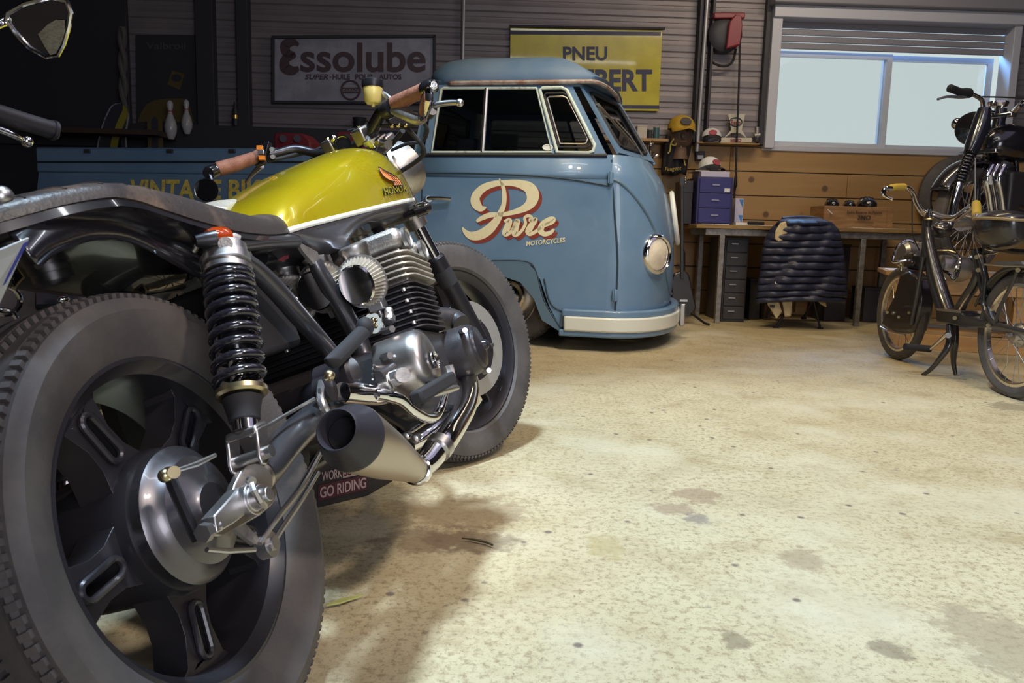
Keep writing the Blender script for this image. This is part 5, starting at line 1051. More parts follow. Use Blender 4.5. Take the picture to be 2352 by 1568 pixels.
# ---- footrests, levers
M().obox((K(760, 835, .19)+K(835, 760, .19))/2, (K(835, 760, .19)-K(758, 838, .19))/2, bs*.012, (K(760, 835, .19)-K(778, 852, .19))*.75).build('passenger_peg', 'rubber_dark', bike, bevel=.012, seg=3)
M().ball(K(838, 752, .19), .016, (1.2, 1, 1.2)).build('passenger_peg_tip', 'rubber_dark', bike)
M().lathe(K(775, 868, .15), bs, [(-.03, .0), (-.03, .030), (.03, .030), (.035, .024), (.035, 0)], 24).build('peg_boss', 'cast_black', bike); M().ball(K(756, 862, .19), .009).build('peg_bolt', 'brass', bike); M().lathe(K(745, 895, .16), bs, [(-.01, 0), (-.01, .022), (.012, .022), (.015, 0)], 20).build('pedal_pivot_cap', 'cast_black', bike)
M().tube(T([(785, 902, .17, 25), (830, 904, .18, 26), (865, 908, .19, 23), (890, 908, .20, 18)]), None, 24, k=4).build('footrest_hanger', 'chrome', bike)
M().prism([K(x, y, .16) for x, y in ((755, 915), (790, 910), (870, 935), (905, 955), (945, 970), (940, 990), (880, 950), (800, 925))], -bs*.006).build('hanger_plate', 'black_metal', bike)
M().lathe(K(900, 870, .22), bs, [(-.02, .022), (.0, .022), (.0, .016), (.016, .016), (.02, .012), (.02, 0)], 6).build('footrest_nut', 'steel', bike, bevel=.002); M().cyl(K(912, 866, .22), K(926, 861, .25), .013).build('hanger_stud', 'alloy_cast', bike)
M().tube(T([(866, 905, .20, 14), (890, 908, .21, 15), (920, 918, .22, 14), (945, 940, .225, 12), (975, 958, .23, 12), (997, 958, .235, 12), (1010, 940, .24, 11), (1022, 905, .25, 8)]), None, 18, k=4).build('brake_pedal', 'chrome', bike)
M().tube(T([(994, 907, .26, 5), (1010, 900, .262, 9), (1035, 893, .266, 9), (1050, 890, .268, 6)]), None, 14, k=3).build('pedal_pad', 'steel', bike)
q0, q1 = K(955, 915, .26), K(1035, 868, .29); M().obox((q0+q1)/2, (q1-q0)/2, bs*.012, bv*.012).build('footrest_rubber', 'rubber_dark', bike, bevel=.005); M().tube([q1+bv*-.0, q1+bv*.012+bu*.01, q1+bv*.022+bu*.012], .010, 8).build('footrest_tip', 'steel', bike)
# spring of the stop switch
M().tube([K(858+3*math.sin(i*1.2), 838+i*2.2, .19+.006*math.cos(i*1.2)) for i in range(16)], .002, 6).build('switch_spring', 'steel', bike)
# ---- engine
ph_ = math.radians(10); e1 = bu*math.cos(ph_)-bv*math.sin(ph_); e3 = bv*math.cos(ph_)+bu*math.sin(ph_)
EC = KU(958, 690, .70)          # right rear corner of the barrels, half height
es0 = uv(EC)[1]; 
def E(f, s, h): return EC+e1*f+bs*(s-es0)+e3*h
W2 = es0
def slab(f0, f1, s0, s1, h0, h1, name, m, bev=.004, cls=None): 
    return M().obox(E((f0+f1)/2, (s0+s1)/2, (h0+h1)/2), e1*(f1-f0)/2, bs*(s1-s0)/2, e3*(h1-h0)/2).build(name, m, bike, bevel=bev)
slab(.012, .145, -W2+.01, W2-.012, -.05, .05, 'cylinder_block', 'rubber_dark')
def fin(f0, f1, s0, s1, h0, h1, name, m, rr=.028):
    P = []
    for cf, cs, a0 in ((f0+rr, s1-rr, math.pi/2), (f0+rr, s0+rr, math.pi), (f1-rr, s0+rr, 1.5*math.pi), (f1-rr, s1-rr, 0)):
        for i in range(6): a = a0+math.pi/2*i/5; P.append(E(cf+rr*math.cos(a), cs+rr*math.sin(a), h0))
    M().prism(P, e3*(h1-h0)).build(name, m, bike)
for k in range(9): fin(-.004, .165, -W2, W2+.002, -.052+k*.0118, -.0488+k*.0118, 'cylinder_fin', 'crank_black')
slab(.02, .14, -W2+.01, W2-.01, .05, .125, 'cylinder_head', 'alloy_cast')
for k in range(5): fin(-.012, .174, -W2-.004, W2+.010, .057+k*.0128, .0605+k*.0128, 'head_fin', 'fin_grey', .035)
slab(-.005, .075, -W2-.01, W2+.005, .125, .165, 'cam_cover', 'alloy_cast', .014); slab(.09, .165, -W2-.01, W2+.005, .120, .150, 'cam_cover', 'alloy_cast', .014); slab(.05, .12, -W2+.03, W2-.02, .13, .178, 'breather_cover', 'alloy_cast', .014)
for f in (.035, .128): M().lathe(E(f, W2+.004, .140 if f < .1 else .128), bs, [(0, .024), (.008, .024), (.009, .019), (.006, .017), (.006, 0)], 32).build('cam_end_cap', 'steel', bike)
for k in range(2): M().tube([E(-.005, -.02+k*.02+.05*j, .178+.012*math.sin(j*3.1416/4*1)) for j in (0,)]+[E(-.01+.01*i, .02+k*.025, .168+.018*math.sin(i*.8)) for i in range(5)], .004, 6, k=2).build('breather_loop', 'steel', bike)
for k in range(4): M().cyl(E(-.002, W2-.02, -.045+k*.024), E(-.002, W2-.02, -.038+k*.024), .005, n=8).build('fin_bolt', 'steel', bike)
# carburettors and filters
def carb(x, y, u, full=True):
    c = KU(x, y, u); ax = (bu*.93+bs*-.10+bv*.10).normalized(); xx = (bs-ax*bs.dot(ax)).normalized(); yy = xx.cross(ax); yy = yy if yy.dot(bv) > 0 else -yy
    def ring(o, a, b): return [c+ax*o+xx*a*math.copysign(abs(math.cos(t))**.8, math.cos(t))+yy*b*math.sin(t) for t in [2*math.pi*i/40 for i in range(40)]]
    mb = M()
    fr_, bk = ring(.0, .031, .036), ring(.055, .041, .043)
    S = []
    for t in range(2):
        ff = (.002, .055)[t]; N = 80; q = []
        for i in range(N):
            a_ = 2*math.pi*i/N; A, B_ = ((.032, .037), (.046, .050))[t]; k_ = 1.0 if i % 2 else .90
            q.append(c+ax*ff+(xx*A*math.cos(a_)+yy*B_*math.sin(a_))*k_)
        S.append(q)
    o = mb.loft(S).build('air_filter', 'fin_grey', bike, sharp=20)
    M().loft([ring(-.004, .022, .027), ring(-.004, .030, .035), ring(.004, .033, .038), ring(.006, .031, .036)]).build('filter_end_cap', 'chrome', o)
    M().loft([ring(.055, .047, .051), ring(.062, .047, .051)]).build('filter_clamp', 'steel', o)
    p = c+ax*.09; b_ = M().obox(p-yy*.008, ax*.026, xx*.020, yy*.036).build('carburettor_body', 'alloy_cast', bike, bevel=.006)
    M().lathe(p+yy*.02-xx*.0, yy, [(0, .026), (.035, .028), (.04, .031), (.05, .031), (.054, .022), (.054, 0)], 32).build('carburettor_cap', 'steel', b_)
    M().obox(p-yy*.052, ax*.02, xx*.017, yy*.014).build('float_bowl', 'steel', b_, bevel=.004); M().cyl(p-yy*.064, p-yy*.080, .005).build('drain_plug', 'steel', b_)
    M().torus(p+ax*.028+yy*.0, xx, .018, .004, 24, 6).build('throttle_pulley', 'steel', b_); M().cyl(p+ax*.02, p+ax*.085, .022).build('intake_rubber', 'rubber_dark', b_)
carb(818, 655, .545); carb(724, 668, .54); carb(650, 700, .535); carb(588, 742, .53)
# crankcase and covers
M().prism([E(f, -W2+.01, h) for f, h in ((-.16, -.16), (-.14, -.09), (-.02, -.055), (.17, -.055), (.20, -.10), (.19, -.20), (.05, -.235), (-.12, -.22))], bs*(2*W2-.02)).build('crankcase', 'crank_black', bike, bevel=.012, seg=3)
cc = K(985, 826, .27); R1 = 76*pxr(cc)
a2 = bs
cp = [(0, 0)]
def dshape(r, flat=.62): return [cc+bu*(-0)+(bu*math.cos(t)*r*.9+bv*max(-flat, math.sin(t))*r) for t in [2*math.pi*i/48 for i in range(48)]]
S = [[p-bs*.085 for p in dshape(R1*1.02, .9)], [p-bs*.02 for p in dshape(R1*1.02, .9)], [p-bs*.006 for p in dshape(R1*.98, .88)], [p+bs*.003 for p in dshape(R1*.86, .8)], [p+bs*.006 for p in dshape(R1*.5, .5)], [p+bs*.007 for p in dshape(R1*.1, .1)]]
M().loft(S).build('clutch_cover', 'alloy', bike, sharp=60)
f0 = K(997, 826, .28); M().lathe(f0, bs, [(0, .017), (.004, .017), (.005, .014), (.002, .012), (.002, 0)], 24).obox(f0+bs*.004, bu*.012, bs*.003, bv*.003).build('oil_filler_cap', 'chrome', bike)
for x, y in ((893, 757), (888, 818), (936, 820)): M().cyl(K(x-12, y+4, .20), K(x+8, y-2, .225), .007, n=6).build('cover_bolt', 'steel', bike)
M().tube(T([(870, 862, .21, 11), (905, 842, .22, 12), (938, 822, .23, 14)]), None, 16).build('kick_boss', 'crank_black', bike)
ac = K(1102, 795, .285); R2 = 60*pxr(ac)
M().lathe(ac, bs, [(-.13, R2*1.02), (-.05, R2*1.0), (-.02, R2*.99), (-.006, R2*.90), (-.004, R2*.82), (-.001, R2*.81)], 48).build('alternator_cover', 'crank_black', bike)
M().lathe(ac, bs, [(-.002, R2*.82), (.002, R2*.78), (.007, R2*.5), (.010, R2*.22), (.018, R2*.18), (.022, R2*.08), (.022, 0)], 48).build('ignition_cap', 'cast_black', bike)
M().tube(T([(960, 765, .17, 26), (1000, 735, .19, 28), (1040, 735, .22, 26), (1060, 745, .24, 22)]), None, 20, k=4).build('starter_housing', 'crank_black', bike)
for x, y in ((1063, 760), (1118, 852)): M().cyl(K(x-6, y+2, .26), K(x+5, y-2, .285), .006, n=8).build('cover_bolt', 'steel', bike)
M().cyl(K(893, 740, .19), K(893, 712, .19), .009).cyl(K(893, 738, .19), K(893, 725, .19), .013, n=6).build('banjo_bolt', 'steel', bike)
o = M().lathe(K(858, 742, .15), (CAM-K(858, 742, .15)), [(-.02, .022), (.0, .024), (.002, .021), (-.008, .020), (-.008, 0)], 28).build('switch_cluster', 'chrome', bike)
for k in range(7): t = k*.9; M().ball(K(858+8*math.cos(t)*(k > 0), 742+9*math.sin(t)*(k > 0), .155)+(CAM-K(858, 742, .155)).normalized()*.008, .0042).build('terminal', 'brass', o)
M().prism([E(f, -.11, h) for f, h in ((-.2, -.2), (-.2, -.13), (-.08, -.1), (-.08, -.22))], bs*.22).build('gearbox', 'crank_black', bike, bevel=.02); M().lathe(B(.42, -.06, .30), bu, [(-.02, .05), (.08, .055), (.1, .04)], 24).build('starter_motor', 'rubber_dark', bike)
for s in (-W2-.02,): M().lathe(E(.04, s, -.14), -bs, [(-.05, .07), (.02, .07), (.04, .05), (.04, 0)], 32).build('left_engine_cover', 'alloy_cast', bike)
# ---- handlebars
bar = [(590, 362, 2.09, 10), (640, 352, 2.12, 11), (680, 343, 2.14, 11), (730, 352, 2.14, 10), (775, 352, 2.10, 10), (830, 325, 2.05, 12), (853, 300, 2.01, 15), (878, 258, 1.97, 15), (900, 246, 1.94, 13), (1000, 200, 1.83, 11)]
M().tube([mz(*p) for p in bar], None, 16, k=5).build('handlebar', 'black_metal', bike)
M().tube([mz(*p) for p in ((497, 390, 1.98, 13), (503, 388, 1.985, 17), (540, 378, 2.02, 16.5), (585, 362, 2.07, 14), (595, 358, 2.08, 15))], None, 24).build('left_grip', 'grip_leather', bike)
M().tube([mz(*p) for p in ((478, 398, 1.96, 13), (480, 397, 1.965, 15), (500, 389, 1.985, 15), (504, 388, 1.99, 12))], None, 20).build('bar_end_weight', 'black_paint', bike)
M().tube([mz(*p) for p in ((905, 240, 1.92, 18), (912, 237, 1.915, 19), (940, 222, 1.88, 17), (970, 208, 1.85, 16.5), (976, 205, 1.845, 17))], None, 24).build('right_grip', 'grip_leather', bike)
M().tube([mz(*p) for p in ((973, 206, 1.845, 15), (977, 204, 1.84, 17), (992, 197, 1.825, 17), (997, 195, 1.82, 12))], None, 24).build('bar_end_weight', 'black_paint', bike)
M().lathe(D(996, 194, 1.80), (CAM+V3((0.5, 0, .1))-D(996, 194, 1.8)), [(0, .011), (.002, .011), (.003, .008), (.001, .007), (.001, .004), (.003, .003), (.003, 0)], 24).build('bar_end_screw', 'chrome', bike)
M().tube([mz(*p) for p in ((900, 247, 1.93, 20), (895, 249, 1.935, 22), (886, 254, 1.95, 21), (882, 256, 1.955, 14))], None, 20).build('throttle_housing', 'black_metal', bike)
# left switchgear
o = M().obox(D(605, 355, 2.08), D(612, 330, 2.08)-D(606, 354, 2.08), D(616, 350, 2.06)-D(605, 355, 2.08), fw*.016).build('left_switch_block', 'black_metal', bike, bevel=.004)
for x, y, m in ((597, 340, 'amber_button'), (600, 350, 'steel'), (602, 363, 'amber_button')): mat('amber_button', (.6, .18, .02), .4); M().obox(D(x, y, 2.045), RT*.008, UP*.006, fw*.005).build('switch_button', m, o, bevel=.001)
for x, y in ((624, 343), (626, 360)): M().cyl(D(x, y, 2.05), D(x+3, y, 2.08), .006, n=12).build('clamp_screw', 'steel', o)
M().tube([D(615, 370, 2.08), D(650, 362, 2.1), D(700, 350, 2.16), D(740, 350, 2.2)], .005, 8, k=4).build('clutch_cable', 'rubber_dark', bike)
M().tube([mz(600, 380, 2.12, 8), mz(580, 400, 2.15, 5), mz(566, 418, 2.2, 4)], None, 10, k=3).build('clutch_lever', 'steel', bike)
# top clamps, gauge, risers
for (x, y, z) in ((762, 338, 2.08), (832, 312, 2.02)):
    M().obox(D(x, y, z), FN*.02, fd*.022, fd.cross(FN)*.018).build('bar_riser', 'alloy', bike, bevel=.005); M().cyl(D(x-8, y-14, z), D(x-10, y-20, z), .008, n=6).cyl(D(x-5, y-12, z), D(x-8, y-16, z), .005, n=6).build('riser_bolt', 'brass', bike)
o = M().lathe(D(787, 330, 2.05), (CAM+V3((-.1, 0, .6))-D(787, 330, 2.05)), [(-.02, .0), (-.02, .018), (.0, .022), (.004, .022), (.004, .019), (.0, .018), (0, 0)], 28).build('small_gauge', 'chrome', bike)
M().ball(D(765, 318, 2.05), .011).build('ignition_knob', 'chrome', bike)
for x, y, z in ((868, 325, 2.02), (885, 322, 2.03)): M().obox(D(x, y, z), FN*.022, fd*.012, fd.cross(FN)*.02).build('clamp_ear', 'alloy', bike, bevel=.006)
M().cyl(D(892, 332, 1.98), D(880, 330, 2.0), .012).build('clamp_pinch_bolt', 'steel', bike)
# brake reservoir
ra = (UP*.98-RT*.02).normalized(); rc_ = D(857, 240, 1.95); mat('fluid_pot', (.62, .50, .16), .35, 0, coat=.3)
o = M().lathe(rc_, ra, [(-.006, 0), (-.006, .004), (0, .005), (.002, .016), (.008, .021), (.040, .0245), (.042, .022), (.042, 0)], 28).build('brake_fluid_reservoir', 'fluid_pot', bike)
M().lathe(rc_, ra, [(.040, 0), (.040, .0255), (.046, .0275), (.058, .0275), (.061, .024), (.061, 0)], 18).build('reservoir_cap', 'black_metal', o)
M().tube([D(880, 215, 1.95), D(893, 225, 1.94), D(900, 238, 1.94)], .007, 8, k=3).build('reservoir_bracket', 'steel', bike)
# master cylinder and front brake lever
M().tube([mz(*p) for p in ((905, 252, 1.92, 12), (930, 262, 1.9, 14), (960, 275, 1.88, 13), (975, 270, 1.87, 10))], None, 16, k=3).build('master_cylinder', 'alloy_cast', bike)
M().tube([mz(*p) for p in ((968, 258, 1.86, 10), (990, 246, 1.84, 8), (1010, 239, 1.83, 7), (1035, 236, 1.82, 6.5), (1052, 236, 1.81, 6))], None, 14, k=4).build('brake_lever', 'steel', bike); M().ball(D(1056, 236, 1.81), .0095).build('lever_ball', 'steel', bike)
M().tube([D(985, 262, 1.85), D(992, 252, 1.83)], .013, 16).build('lever_pivot', 'black_metal', bike)
# mirrors
def mirror(c, n, r, lab):
    o = M().lathe(c, n, [(-.012, 0), (-.010, r*.6), (-.004, r*.97), (.0, r*1.02), (.003, r), (.002, r*.93)], 40).build('bar_end_mirror', 'black_paint', bike)
    mat('mirror_glass', (.75, .80, .85), .01, 1); M().lathe(c, n, [(.0021, r*.94), (.0022, 0)], 40).build('mirror_glass', 'mirror_glass', o)
mc = D(475, 437, 1.95); mirror(mc, (CAM-mc).normalized()+V3((-.30, .0, .02)), .0295, ''); M().tube([D(482, 402, 1.965), D(486, 412, 1.96), D(484, 420, 1.955)], .005, 8, k=3).build('mirror_stem', 'black_metal', bike)
mc = D(977, 240, 1.80); mirror(mc, ((CAM-mc).normalized()*.42-RT*.85+UP*.25), .040, ''); M().tube([D(985, 205, 1.82), D(990, 215, 1.81), D(985, 225, 1.80)], .005, 8, k=3).build('mirror_stem', 'black_metal', bike)
# hoses and cables
for P, r in (([(975, 285, 1.9), (982, 300, 1.92), (970, 325, 2.0), (935, 330, 2.08), (900, 345, 2.15)], .0045), ([(930, 290, 1.95), (950, 310, 1.95), (970, 335, 1.96), (972, 355, 1.98), (950, 375, 2.03), (922, 392, 2.08)], .006), ([(880, 262, 1.97), (900, 288, 1.96), (930, 292, 1.95), (955, 285, 1.93)], .004), ([(800, 300, 2.1), (860, 290, 2.0), (915, 287, 1.95), (930, 285, 1.95)], .0035), ([(925, 300, 1.98), (900, 330, 2.05), (880, 350, 2.1)], .007), ([(640, 365, 2.12), (700, 352, 2.15), (750, 335, 2.15), (800, 320, 2.12)], .004)):
    M().tube([D(*p) for p in P], r, 8, k=5).build('cable', 'rubber_dark', bike)
for x, y in ((915, 288), (900, 289), (932, 288)): M().ball(D(x, y, 1.945), .006).build('cable_fitting', 'brass', bike)
# side stand
M().tube([B(.55, -.12, .17), B(.50, -.22, .05), B(.48, -.245, -.075)], .011, 10).build('side_stand', 'cast_black', bike)
# ---- black box under the bike
mat('box_black', (.030, .026, .027), .6); mat('print_pink', (.50, .36, .36), .6); mat('print_wine', (.085, .02, .03), .6)
g = [G(735, 1165), G(845, 1138), G(902, 1105)]
X0, X1, X2 = g[0]+(g[0]-g[1])*.8, g[1], g[2]; hz = .125
t = thing('cardboard_box', 'black printed box on the floor behind the rear wheel, under the motorcycle', 'box', (X0+X1)/2)
X3 = X0+(X2-X1)
M().prism([X0, X1, X2, X3], (0, 0, hz-.004)).build('carton', 'box_black', t, bevel=.002); M().prism([p+V3((0, 0, hz-.004)) for p in (X0, X1, X2, X3)], (0, 0, .003)).build('lid', 'box_black', t)
fn = (X1-X0).cross(ZU).normalized(); fn = fn if fn.dot(CAM-X0) > 0 else -fn
def fx(a, h, o=.0015): return X0+(X1-X0)*a+ZU*h+fn*o
M().prism([fx(.70, .062), fx(.97, .062), fx(.97, .094), fx(.70, .094)], fn*.0005).build('print_panel', 'print_pink', t); M().prism([fx(.42, .018), fx(.985, .018), fx(.985, .058), fx(.42, .058)], fn*.0005).build('print_panel', 'print_wine', t)
text('SUCKS', fx(.71, .066, .003), fx(.96, .066, .003), fx(.71, .090, .003), off=.02).build('lettering', 'print_wine', t); text('WORK', fx(.46, .066, .003), fx(.69, .066, .003), fx(.46, .090, .003), off=.02).build('lettering', 'print_pink', t); text('GO RIDING', fx(.44, .024, .003), fx(.97, .024, .003), fx(.44, .052, .003), off=.02).build('lettering', 'print_pink', t)
# ================================================================ the black moped (front-engine bicycle)
SP = Plane((2.266, 3.479, 0), math.pi/2)      # d = +y, n = -x (towards the camera side)
def S(x, y, b=0): return SP.p(x, y, b)
def ST_(pts): return [(*S(x, y, b), r*pxr(S(x, y, b))) for x, y, b, r in pts]
mat('moped_black', (.022, .019, .021), .28, 0, coat=.6); mat('rim_chrome', (.70, .62, .52), .22, 1, rv=.15, ns=20); mat('saddle_beige', (.30, .22, .12), .5); mat('yellow_rubber', (.50, .36, .06), .5); mat('moped_alloy', (.36, .33, .31), .35, .9)
mp = thing('moped', 'black front-engined moped with chrome swept handlebars, at the right edge', 'moped', (2.27, 4.0, 0))
def moped_wheel(yc, R):
    c = V3((2.268, yc, R)); n = SP.n
    M().lathe(c, n, [(-.012, R-.052), (-.020, R-.040), (-.024, R-.024), (-.016, R-.006), (0, R), (.016, R-.006), (.024, R-.024), (.020, R-.040), (.012, R-.052)], 72).build('tyre', 'rubber', mp)
    M().lathe(c, n, [(-.014, R-.050), (-.016, R-.062), (-.010, R-.070), (.010, R-.070), (.016, R-.062), (.014, R-.050), (-.014, R-.050)], 72).build('wheel_rim', 'rim_chrome', mp)
    h = M().lathe(c, n, [(-.045, .006), (-.045, .018), (-.03, .045), (-.028, .055), (.0, .055), (.010, .045), (.028, .03), (.03, .012), (.05, .010), (.05, 0)], 32).build('hub', 'moped_alloy', mp)
    x, y, z = frame(n); mb = M()
    for k in range(28):
        t = 2*math.pi*k/28; t2 = t+(.5 if k % 4 < 2 else -.5); s = -.02 if k % 2 else .02
        mb.tube([c+z*s+(x*math.cos(t2)+y*math.sin(t2))*.040, c+(x*math.cos(t)+y*math.sin(t))*(R-.066)], .0016, 5)
    mb.build('spokes', 'steel', h); return c
RW = moped_wheel(3.479+.0, .283); FWc = moped_wheel(4.548, .272)
sb = lambda pts, name, m='moped_black', k=3, n=14: M().tube(ST_(pts), None, n, k=k).build(name, m, mp)
sb([(2128, 505, 0, 9), (2130, 545, 0, 13), (2138, 590, 0, 16), (2150, 640, 0, 18), (2165, 690, 0, 19), (2178, 722, 0, 20)], 'main_tube')
M().tube([S(x, y, .028) for x, y in ((2133, 548), (2146, 600), (2162, 655), (2179, 707))], .003, 6, k=3).build('frame_trim_strip', 'rim_chrome', mp)
sb([(2134, 488, 0, 6), (2133, 500, 0, 8), (2130, 520, 0, 9), (2123, 600, 0, 8)], 'head_tube'); sb([(2135, 480, 0, 5), (2134, 503, 0, 6)], 'steering_stem', 'chrome'); M().torus(S(2134, 503), S(2136, 480)-S(2132, 520), .019, .006, 20, 8).build('headset_ring', 'brass', mp)
q = [S(x, y, .05) for x, y in ((2148, 708), (2207, 714), (2207, 722), (2262, 738), (2270, 752), (2215, 752), (2150, 738))]
M().prism(q, SP.n*-.10).build('footboard', 'moped_black', mp, bevel=.006); M().prism([S(x, y, .052) for x, y in ((2150, 708), (2208, 713), (2206, 719), (2152, 713))], SP.n*-.104).build('footboard_trim', 'rim_chrome', mp)
sb([(2200, 728, .02, 8), (2262, 742, .03, 8), (2310, 752, .045, 7), (2352, 762, .05, 7), (2400, 770, .05, 6)], 'chain_stay', k=1)
sb([(2245, 575, 0, 13), (2258, 640, 0, 12), (2270, 700, 0, 12), (2283, 745, 0, 12)], 'seat_tube'); sb([(2190, 735, 0, 11), (2215, 690, 0, 12), (2240, 650, 0, 12), (2250, 610, 0, 10)], 'frame_brace')
sb([(2248, 585, .04, 6), (2262, 635, .04, 6), (2258, 700, .04, 5), (2281, 745, .05, 5)], 'rear_stay'); M().prism([S(x, y, .045) for x, y in ((2245, 582), (2255, 585), (2263, 640), (2258, 645), (2250, 620))], SP.n*-.004).build('stay_plate', 'rim_chrome', mp)
M().tube([S(x, y, .05) for x, y in ((2262, 607), (2300, 610), (2352, 612), (2400, 615))], .005, 8).build('carrier_rail', 'steel', mp); M().tube([S(x, y, .05) for x, y in ((2340, 615), (2325, 650), (2300, 700), (2283, 745))], .008, 8).build('carrier_stay', 'moped_black', mp); M().prism([S(x, y, .03) for x, y in ((2283, 600), (2345, 600), (2350, 608), (2286, 608))], SP.n*-.05).build('carrier_plate', 'moped_alloy', mp)
for x, y in ((2243, 590), (2247, 620), (2193, 730), (2338, 620), (2270, 747)): M().cyl(S(x, y, .04), S(x, y, .06), .010).build('bolt', 'brass', mp)
c = S(2295, 535, 0)
rows = []
for f, w, h in ((-.16, .02, .0), (-.155, .055, .004), (-.12, .085, .014), (-.05, .105, .022), (.03, .10, .022), (.09, .075, .018), (.14, .045, .010), (.17, .02, .004)):
    rows.append([c+V3((w*math.cos(t), f, .045+h*.4+(h+.03)*math.sin(t)*(1 if math.sin(t) > 0 else 2.5))) for t in [2*math.pi*i/20 for i in range(20)]])
M().loft(rows).build('saddle', 'moped_black', mp, sharp=70)
M().tube([r[0]+V3((.0, 0, .012)) for r in rows]+[r[10]+V3((0, 0, .012)) for r in rows[::-1]], .007, 8, closed=True).build('saddle_edge', 'saddle_beige', mp)
M().tube([c+V3((.028*math.cos(i*.7), .04+.028*math.sin(i*.7), -.03-.0035*i)) for i in range(24)], .004, 6).build('saddle_spring', 'rim_chrome', mp)
sb([(2270, 560, 0, 9), (2262, 590, 0, 8)], 'seat_post')
# fenders
def mfender(c, R, a0, a1, hw, name, m, r2=None):
    rows = []; n = 26
    for i in range(n+1):
        a = math.radians(a0+(a1-a0)*i/n); row = []
        for j in range(11): t = math.pi*j/10; row.append(c+V3((hw*math.cos(t), (R+.030*math.sin(t)**.6)*math.cos(a), (R+.030*math.sin(t)**.6)*math.sin(a))))
        rows.append(row)
    M().loft(rows, closed=False).build(name, m, mp, solid=.004)
mfender(RW, .293, 20, 150, .038, 'rear_fender', 'moped_black')
sk = [S(x, y, .04) for x, y in ((2066, 628), (2085, 622), (2106, 640), (2112, 680), (2108, 720), (2096, 762), (2080, 766), (2052, 764), (2023, 748), (2024, 738), (2036, 710), (2052, 680))]
M().prism(sk, SP.n*-.085).build('front_fender', 'moped_black', mp, bevel=.022, seg=4); M().tube([S(x, y, .045) for x, y in ((2022, 750), (2040, 760), (2066, 767), (2078, 768))], .005, 8, k=2).build('fender_trim', 'rim_chrome', mp)
for x, y in ((2038, 717), (2064, 728), (2088, 718)): M().cyl(S(x, y, .04), S(x, y, .052), .008).build('fender_bolt', 'brass', mp)
sb([(2120, 590, .05, 5), (2104, 690, .05, 5), (2093, 745, .05, 5)], 'fork_blade', k=1); sb([(2120, 590, -.05, 5), (2104, 690, -.05, 5), (2093, 745, -.05, 5)], 'fork_blade', k=1)
# engine: one cylinder each side of the head, with chrome guards
def Dz(x, y, z): return D(x, y, z)
M().lathe(Dz(2070, 580, 4.62), V3((1, .1, 0)), [(0, 0), (0, .05), (.02, .065), (.11, .065), (.13, .05), (.14, 0)], 28).build('magneto_housing', 'moped_alloy', mp)
M().lathe(Dz(2150, 612, 4.45), V3((1, -.1, -.08)), [(0, .03), (.02, .07), (.14, .075), (.17, .06), (.18, 0)], 28).build('cylinder_cover', 'moped_alloy', mp)
M().obox(Dz(2112, 600, 4.55), (.07, 0, 0), (0, .06, 0), (0, 0, .05)).build('crankcase', 'moped_black', mp, bevel=.02)
M().tube([Dz(*p) for p in ((2105, 558, 4.5), (2082, 552, 4.5), (2062, 565, 4.5), (2052, 592, 4.5), (2053, 602, 4.48), (2080, 598, 4.45), (2095, 600, 4.45))], .008, 8, k=4).build('engine_guard', 'chrome', mp)
M().tube([Dz(*p) for p in ((2155, 617, 4.35), (2180, 628, 4.3), (2190, 640, 4.3), (2202, 615, 4.3), (2205, 595, 4.35), (2198, 585, 4.4), (2178, 577, 4.45))], .009, 8, k=4).build('engine_guard', 'chrome', mp)
M().tube([Dz(2189, 640, 4.3), Dz(2196, 612, 4.28), Dz(2204, 610, 4.28), Dz(2200, 632, 4.28), Dz(2192, 644, 4.28)], .006, 8, closed=True, k=2).build('engine_guard_loop', 'chrome', mp)
M().lathe(Dz(2070, 607, 4.4), (0, -1, 0), [(-.02, .014), (0, .016), (.004, .014), (.004, .004), (.006, 0)], 20).cyl(Dz(2070, 612, 4.4), Dz(2070, 622, 4.4), .006).build('fuel_cap', 'brass', mp); M().tube([Dz(2085, 612, 4.45), Dz(2110, 618, 4.45), Dz(2124, 620, 4.45)], .010, 8).build('intake_pipe', 'black_metal', mp)
M().tube([Dz(2148, 575, 4.42), Dz(2180, 575, 4.4), Dz(2195, 580, 4.38)], .005, 8).build('fuel_line', 'brass', mp)
# headlamp
M().ball(Dz(2162, 528, 4.35), .048, (1.0, 1.0, 1.15), (1, -.3, .15)).build('headlamp', 'moped_black', mp); M().torus(Dz(2161, 521, 4.32), (0.1, -.3, 1), .034, .004, 24, 6).build('headlamp_ring', 'rim_chrome', mp)
# handlebars
M().tube([mz(*p) for p in ((2072, 430, 4.35, 4), (2085, 431, 4.4, 5), (2096, 442, 4.45, 6), (2103, 462, 4.5, 6.5), (2116, 484, 4.55, 7), (2132, 493, 4.58, 7.5), (2148, 493, 4.56, 7.5), (2170, 500, 4.45, 8), (2195, 500, 4.35, 8), (2218, 484, 4.25, 7.5), (2234, 472, 4.2, 7))], None, 14, k=4).build('handlebar', 'chrome', mp)
M().tube([mz(*p) for p in ((2042, 432, 4.28, 6), (2044, 432, 4.28, 8), (2058, 429, 4.3, 7.5), (2076, 429, 4.34, 8))], None, 16).build('left_grip', 'yellow_rubber', mp); M().tube([mz(*p) for p in ((2242, 468, 4.18, 9), (2243, 475, 4.12, 10), (2243, 492, 4.02, 10), (2243, 494, 4.0, 8))], None, 16).build('right_grip', 'yellow_rubber', mp)
M().tube([mz(*p) for p in ((2048, 434, 4.26, 6), (2032, 434, 4.25, 6), (2029, 446, 4.25, 5), (2036, 452, 4.25, 3), (2050, 458, 4.25, 3))], None, 10, k=3).build('brake_lever', 'chrome', mp); M().tube([mz(*p) for p in ((2243, 494, 3.99, 6), (2238, 510, 3.98, 4), (2246, 512, 3.97, 4), (2250, 500, 3.99, 3))], None, 10, k=3).build('brake_lever', 'chrome', mp)
